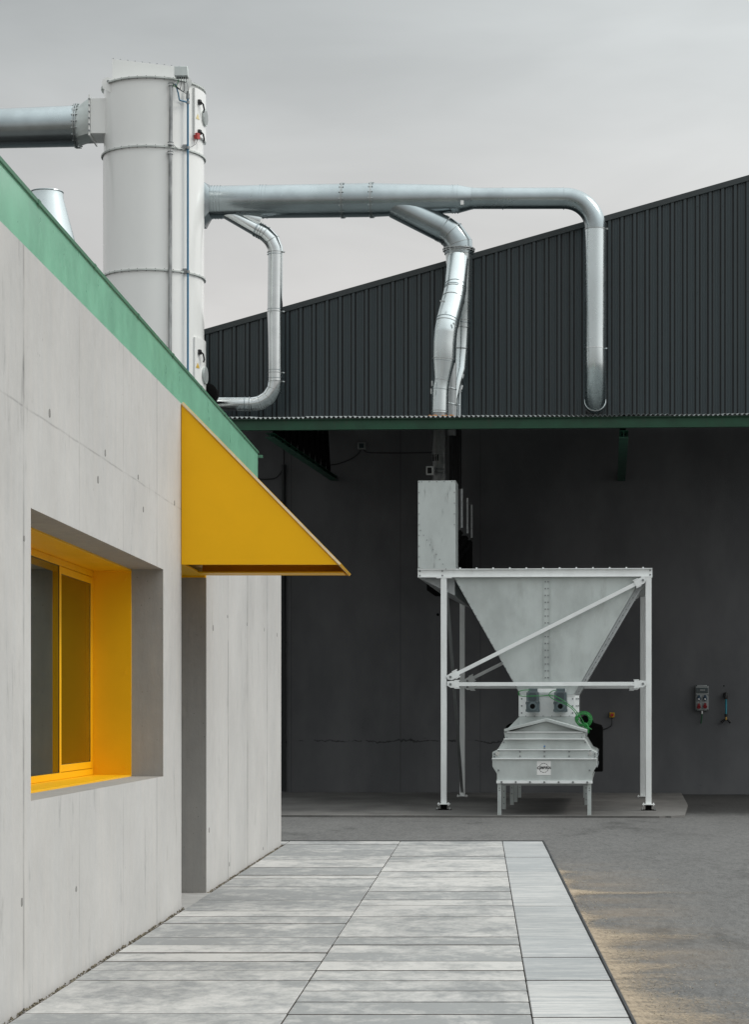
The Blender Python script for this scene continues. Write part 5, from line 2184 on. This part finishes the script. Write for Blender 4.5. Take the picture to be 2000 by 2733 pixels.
b.build('lead', M['dark_cable'], es)
# socket distribution box
sk = thing('socket_box', 'grey socket distribution box with two blue and two red outlets', 'socket box', hp(1547, 1567, wy), 'h')


def zpt(x, y):   # coordinates of the close look at this corner of the picture
    return ((1830 + x / 9.718) * .826, (1800 + y / 9.718) * .826)


def zh(x, y, ly=wy):
    return hp(*zpt(x, y), ly)


p0, p1 = zh(262, 925), zh(595, 268)
b = MB()
b.box(p0.x, p1.x, wy - .11, wy - .001, p0.z, p1.z)
b.build('housing', M['grey_p'], sk, bevel=.012)
b = MB()
q0, q1 = zh(275, 470), zh(585, 335)
b.box(q0.x, q1.x, wy - .125, wy - .111, q0.z, q1.z)
b.build('breaker_cover', M['smoke'], sk, bevel=.006)
b = MB()
q0, q1 = zh(375, 410), zh(505, 378)
b.box(q0.x, q1.x, wy - .127, wy - .1255, q0.z, q1.z)
b.build('breaker_strip', M['grey_p'], sk)
for x_, y_, mt in ((345, 612, 'navy'), (508, 612, 'navy'), (345, 825, 'red_dark'), (508, 815, 'red_dark')):
    pl_ = MB()
    c = zh(x_, y_)
    s_ = .052
    pl_.box(c.x - s_, c.x + s_, wy - .118, wy - .111, c.z - s_ * 1.1, c.z + s_ * 1.2)
    so = pl_.build('outlet', M['grey_p'], sk, bevel=.004)
    o2 = MB()
    o2.tube([(c.x, wy - .118, c.z), (c.x, wy - .160, c.z - .01)], [.040, .036], 20)
    o2.box(c.x - .022, c.x + .022, wy - .145, wy - .118, c.z + .02, c.z + .065)
    o2.build('lid', M[mt], so, bevel=.003)
    if mt == 'navy':
        o3 = MB()
        o3.tube([(c.x, wy - .1605, c.z - .01), (c.x, wy - .163, c.z - .01)], .022, 6)
        o3.build('label', M['white_p'], so)
b = MB()
for x_, y_ in ((282, 283), (575, 280), (282, 525), (575, 523), (282, 910), (575, 908)):
    p = zh(x_, y_)
    b.bolt((p.x, wy - .11, p.z), (0, -1, 0), .012, .003, 0)
b.build('corner_screw', M['black'], sk, split=True)
b = MB()
p = zh(433, 930)
b.tube([(p.x, wy - .06, p.z), (p.x, wy - .06, p.z - .06)], .018, 12)
b.build('gland', M['white_p'], sk)
b = MB()
b.tube([(p.x, wy - .06, p.z - .05), (p.x - .01, wy - .06, p.z - .16), (p.x - .02, wy - .05, p.z - .25)], .014, 10)
b.build('lead', surf('dark_green_lead', (.008, .07, .028), .5), sk)
# hose with two-way tap
ho = thing('hose_splitter', 'short teal hose hanging from a black wall elbow with a forked black outlet', 'hose', zh(1050, 1250), 'h')
b = MB()
p = zh(1050, 520)
b.tube([(p.x, wy - .002, p.z + .01), (p.x, wy - .08, p.z + .005), (p.x, wy - .09, p.z - .04), (p.x, wy - .09, zh(1050, 630).z)], [.05, .045, .042, .036], 14)
b.build('wall_elbow', M['black'], ho)
b = MB()
b.tube([(p.x, wy - .09, zh(1050, 625).z), (p.x, wy - .09, zh(1050, 1020).z)], .021, 14)
b.build('hose', M['teal'], ho)
b = MB()
b.tube([(p.x, wy - .09, zh(1050, 1012).z), (p.x, wy - .09, zh(1050, 1090).z)], [.034, .03], 14)
zj = zh(1050, 1150).z
b.tube([(p.x, wy - .09, zh(1050, 1090).z), (p.x, wy - .085, zj)], .022, 12)
for (x_, y_) in ((930, 1235), (1172, 1235)):
    e = zh(x_, y_)
    b.tube([(p.x, wy - .085, zj), (p.x + (e.x - p.x) * .45, wy - .085, zj + (e.z - zj) * .25), (e.x, wy - .08, e.z)], [.018, .022, .03], 12)
b.build('fork', M['black'], ho)
b = MB()
b.tube([(p.x, wy - .115, zh(1050, 1090).z), (p.x, wy - .115, zh(1050, 1165).z)], .020, 12)
b.build('brass_tap', M['brass'], ho)
b = MB()
q = zh(1002, 285)
b.disc((q.x, wy - .004, q.z), (0, 1, 0), .014, .008, 12)
tag(b.build('wall_plug', M['matt_black'], frame='h', base=Vector((q.x, wy, q.z))), 'tiny dark hole plug in the wall above the teal hose', 'wall plug')

# small lamp and cables high in the dark under the canopy
lm = thing('wall_lamp', 'small unlit box lamp on the dark wall under the canopy', 'lamp', hp(798, 990, wy), 'h')
p0, p1 = hp(790, 991, wy), hp(807, 975, wy)
b = MB()
b.box(p0.x, p1.x, wy - .10, wy - .001, p0.z, p1.z)
b.build('housing', M['grey_p'], lm, bevel=.01)
b = MB()
b.box(p0.x + .03, p1.x - .03, wy - .108, wy - .101, p0.z + .02, p1.z - .03)
b.build('lens', M['smoke'], lm)
for ctrl, lab in (([(803, 992), (812, 997), (850, 998), (900, 998), (955, 997)], 'thin dark cable running right from the wall lamp to the pipe'),
                  ([(796, 992), (780, 1008), (745, 1022), (712, 1026)], 'thin dark cable sagging left from the wall lamp'),
                  ([(625, 975), (625, 1025), (612, 1050), (590, 1056), (560, 1054)], 'dark cable looping on the wall beside the green roof end')):
    b = MB()
    pts = smooth_path([hp(x, y, wy - .02) for x, y in ctrl])
    b.tube(pts, .011, 6)
    tag(b.build('wall_cable', M['dark_cable'], frame='h', base=pts[0]), lab, 'cable')
b = MB()
pd0, pd1 = hp(626, 1090, wy - .08), hp(626, 1745, wy - .08)
b.tube([Vector((pd0.x, wy - .08, pd0.z + .6)), Vector((pd0.x, wy - .08, .02))], .045, 16)
for z in (1.0, 3.0, 5.0):
    b.disc((pd0.x, wy - .08, z), (0, 0, 1), .055, .03, 16)
    b.box(pd0.x - .02, pd0.x + .02, wy - .05, wy - .001, z - .015, z + .015)
tag(b.build('rain_pipe', M['clad_groove'], frame='h', base=Vector((pd0.x, wy - .08, 0))), 'dark rain pipe on the hall wall beside the concrete corner', 'pipe')
b = MB()
for (x_, y_) in ((966, 1354), (1134, 1503)):
    q = hp(x_, y_, wy)
    b = MB()
    b.disc((q.x, wy - .006, q.z), (0, 1, 0), .028, .012, 12)
    tag(b.build('wall_plug', M['matt_black'], frame='h', base=Vector((q.x, wy, q.z))),
        'dark hole plug in the wall left of the hopper frame' if x_ < 1000 else 'dark hole plug in the wall seen between hopper and rear brace', 'wall plug')

for r_ in ROOTS:
    if '_b' in r_:
        del r_['_b']
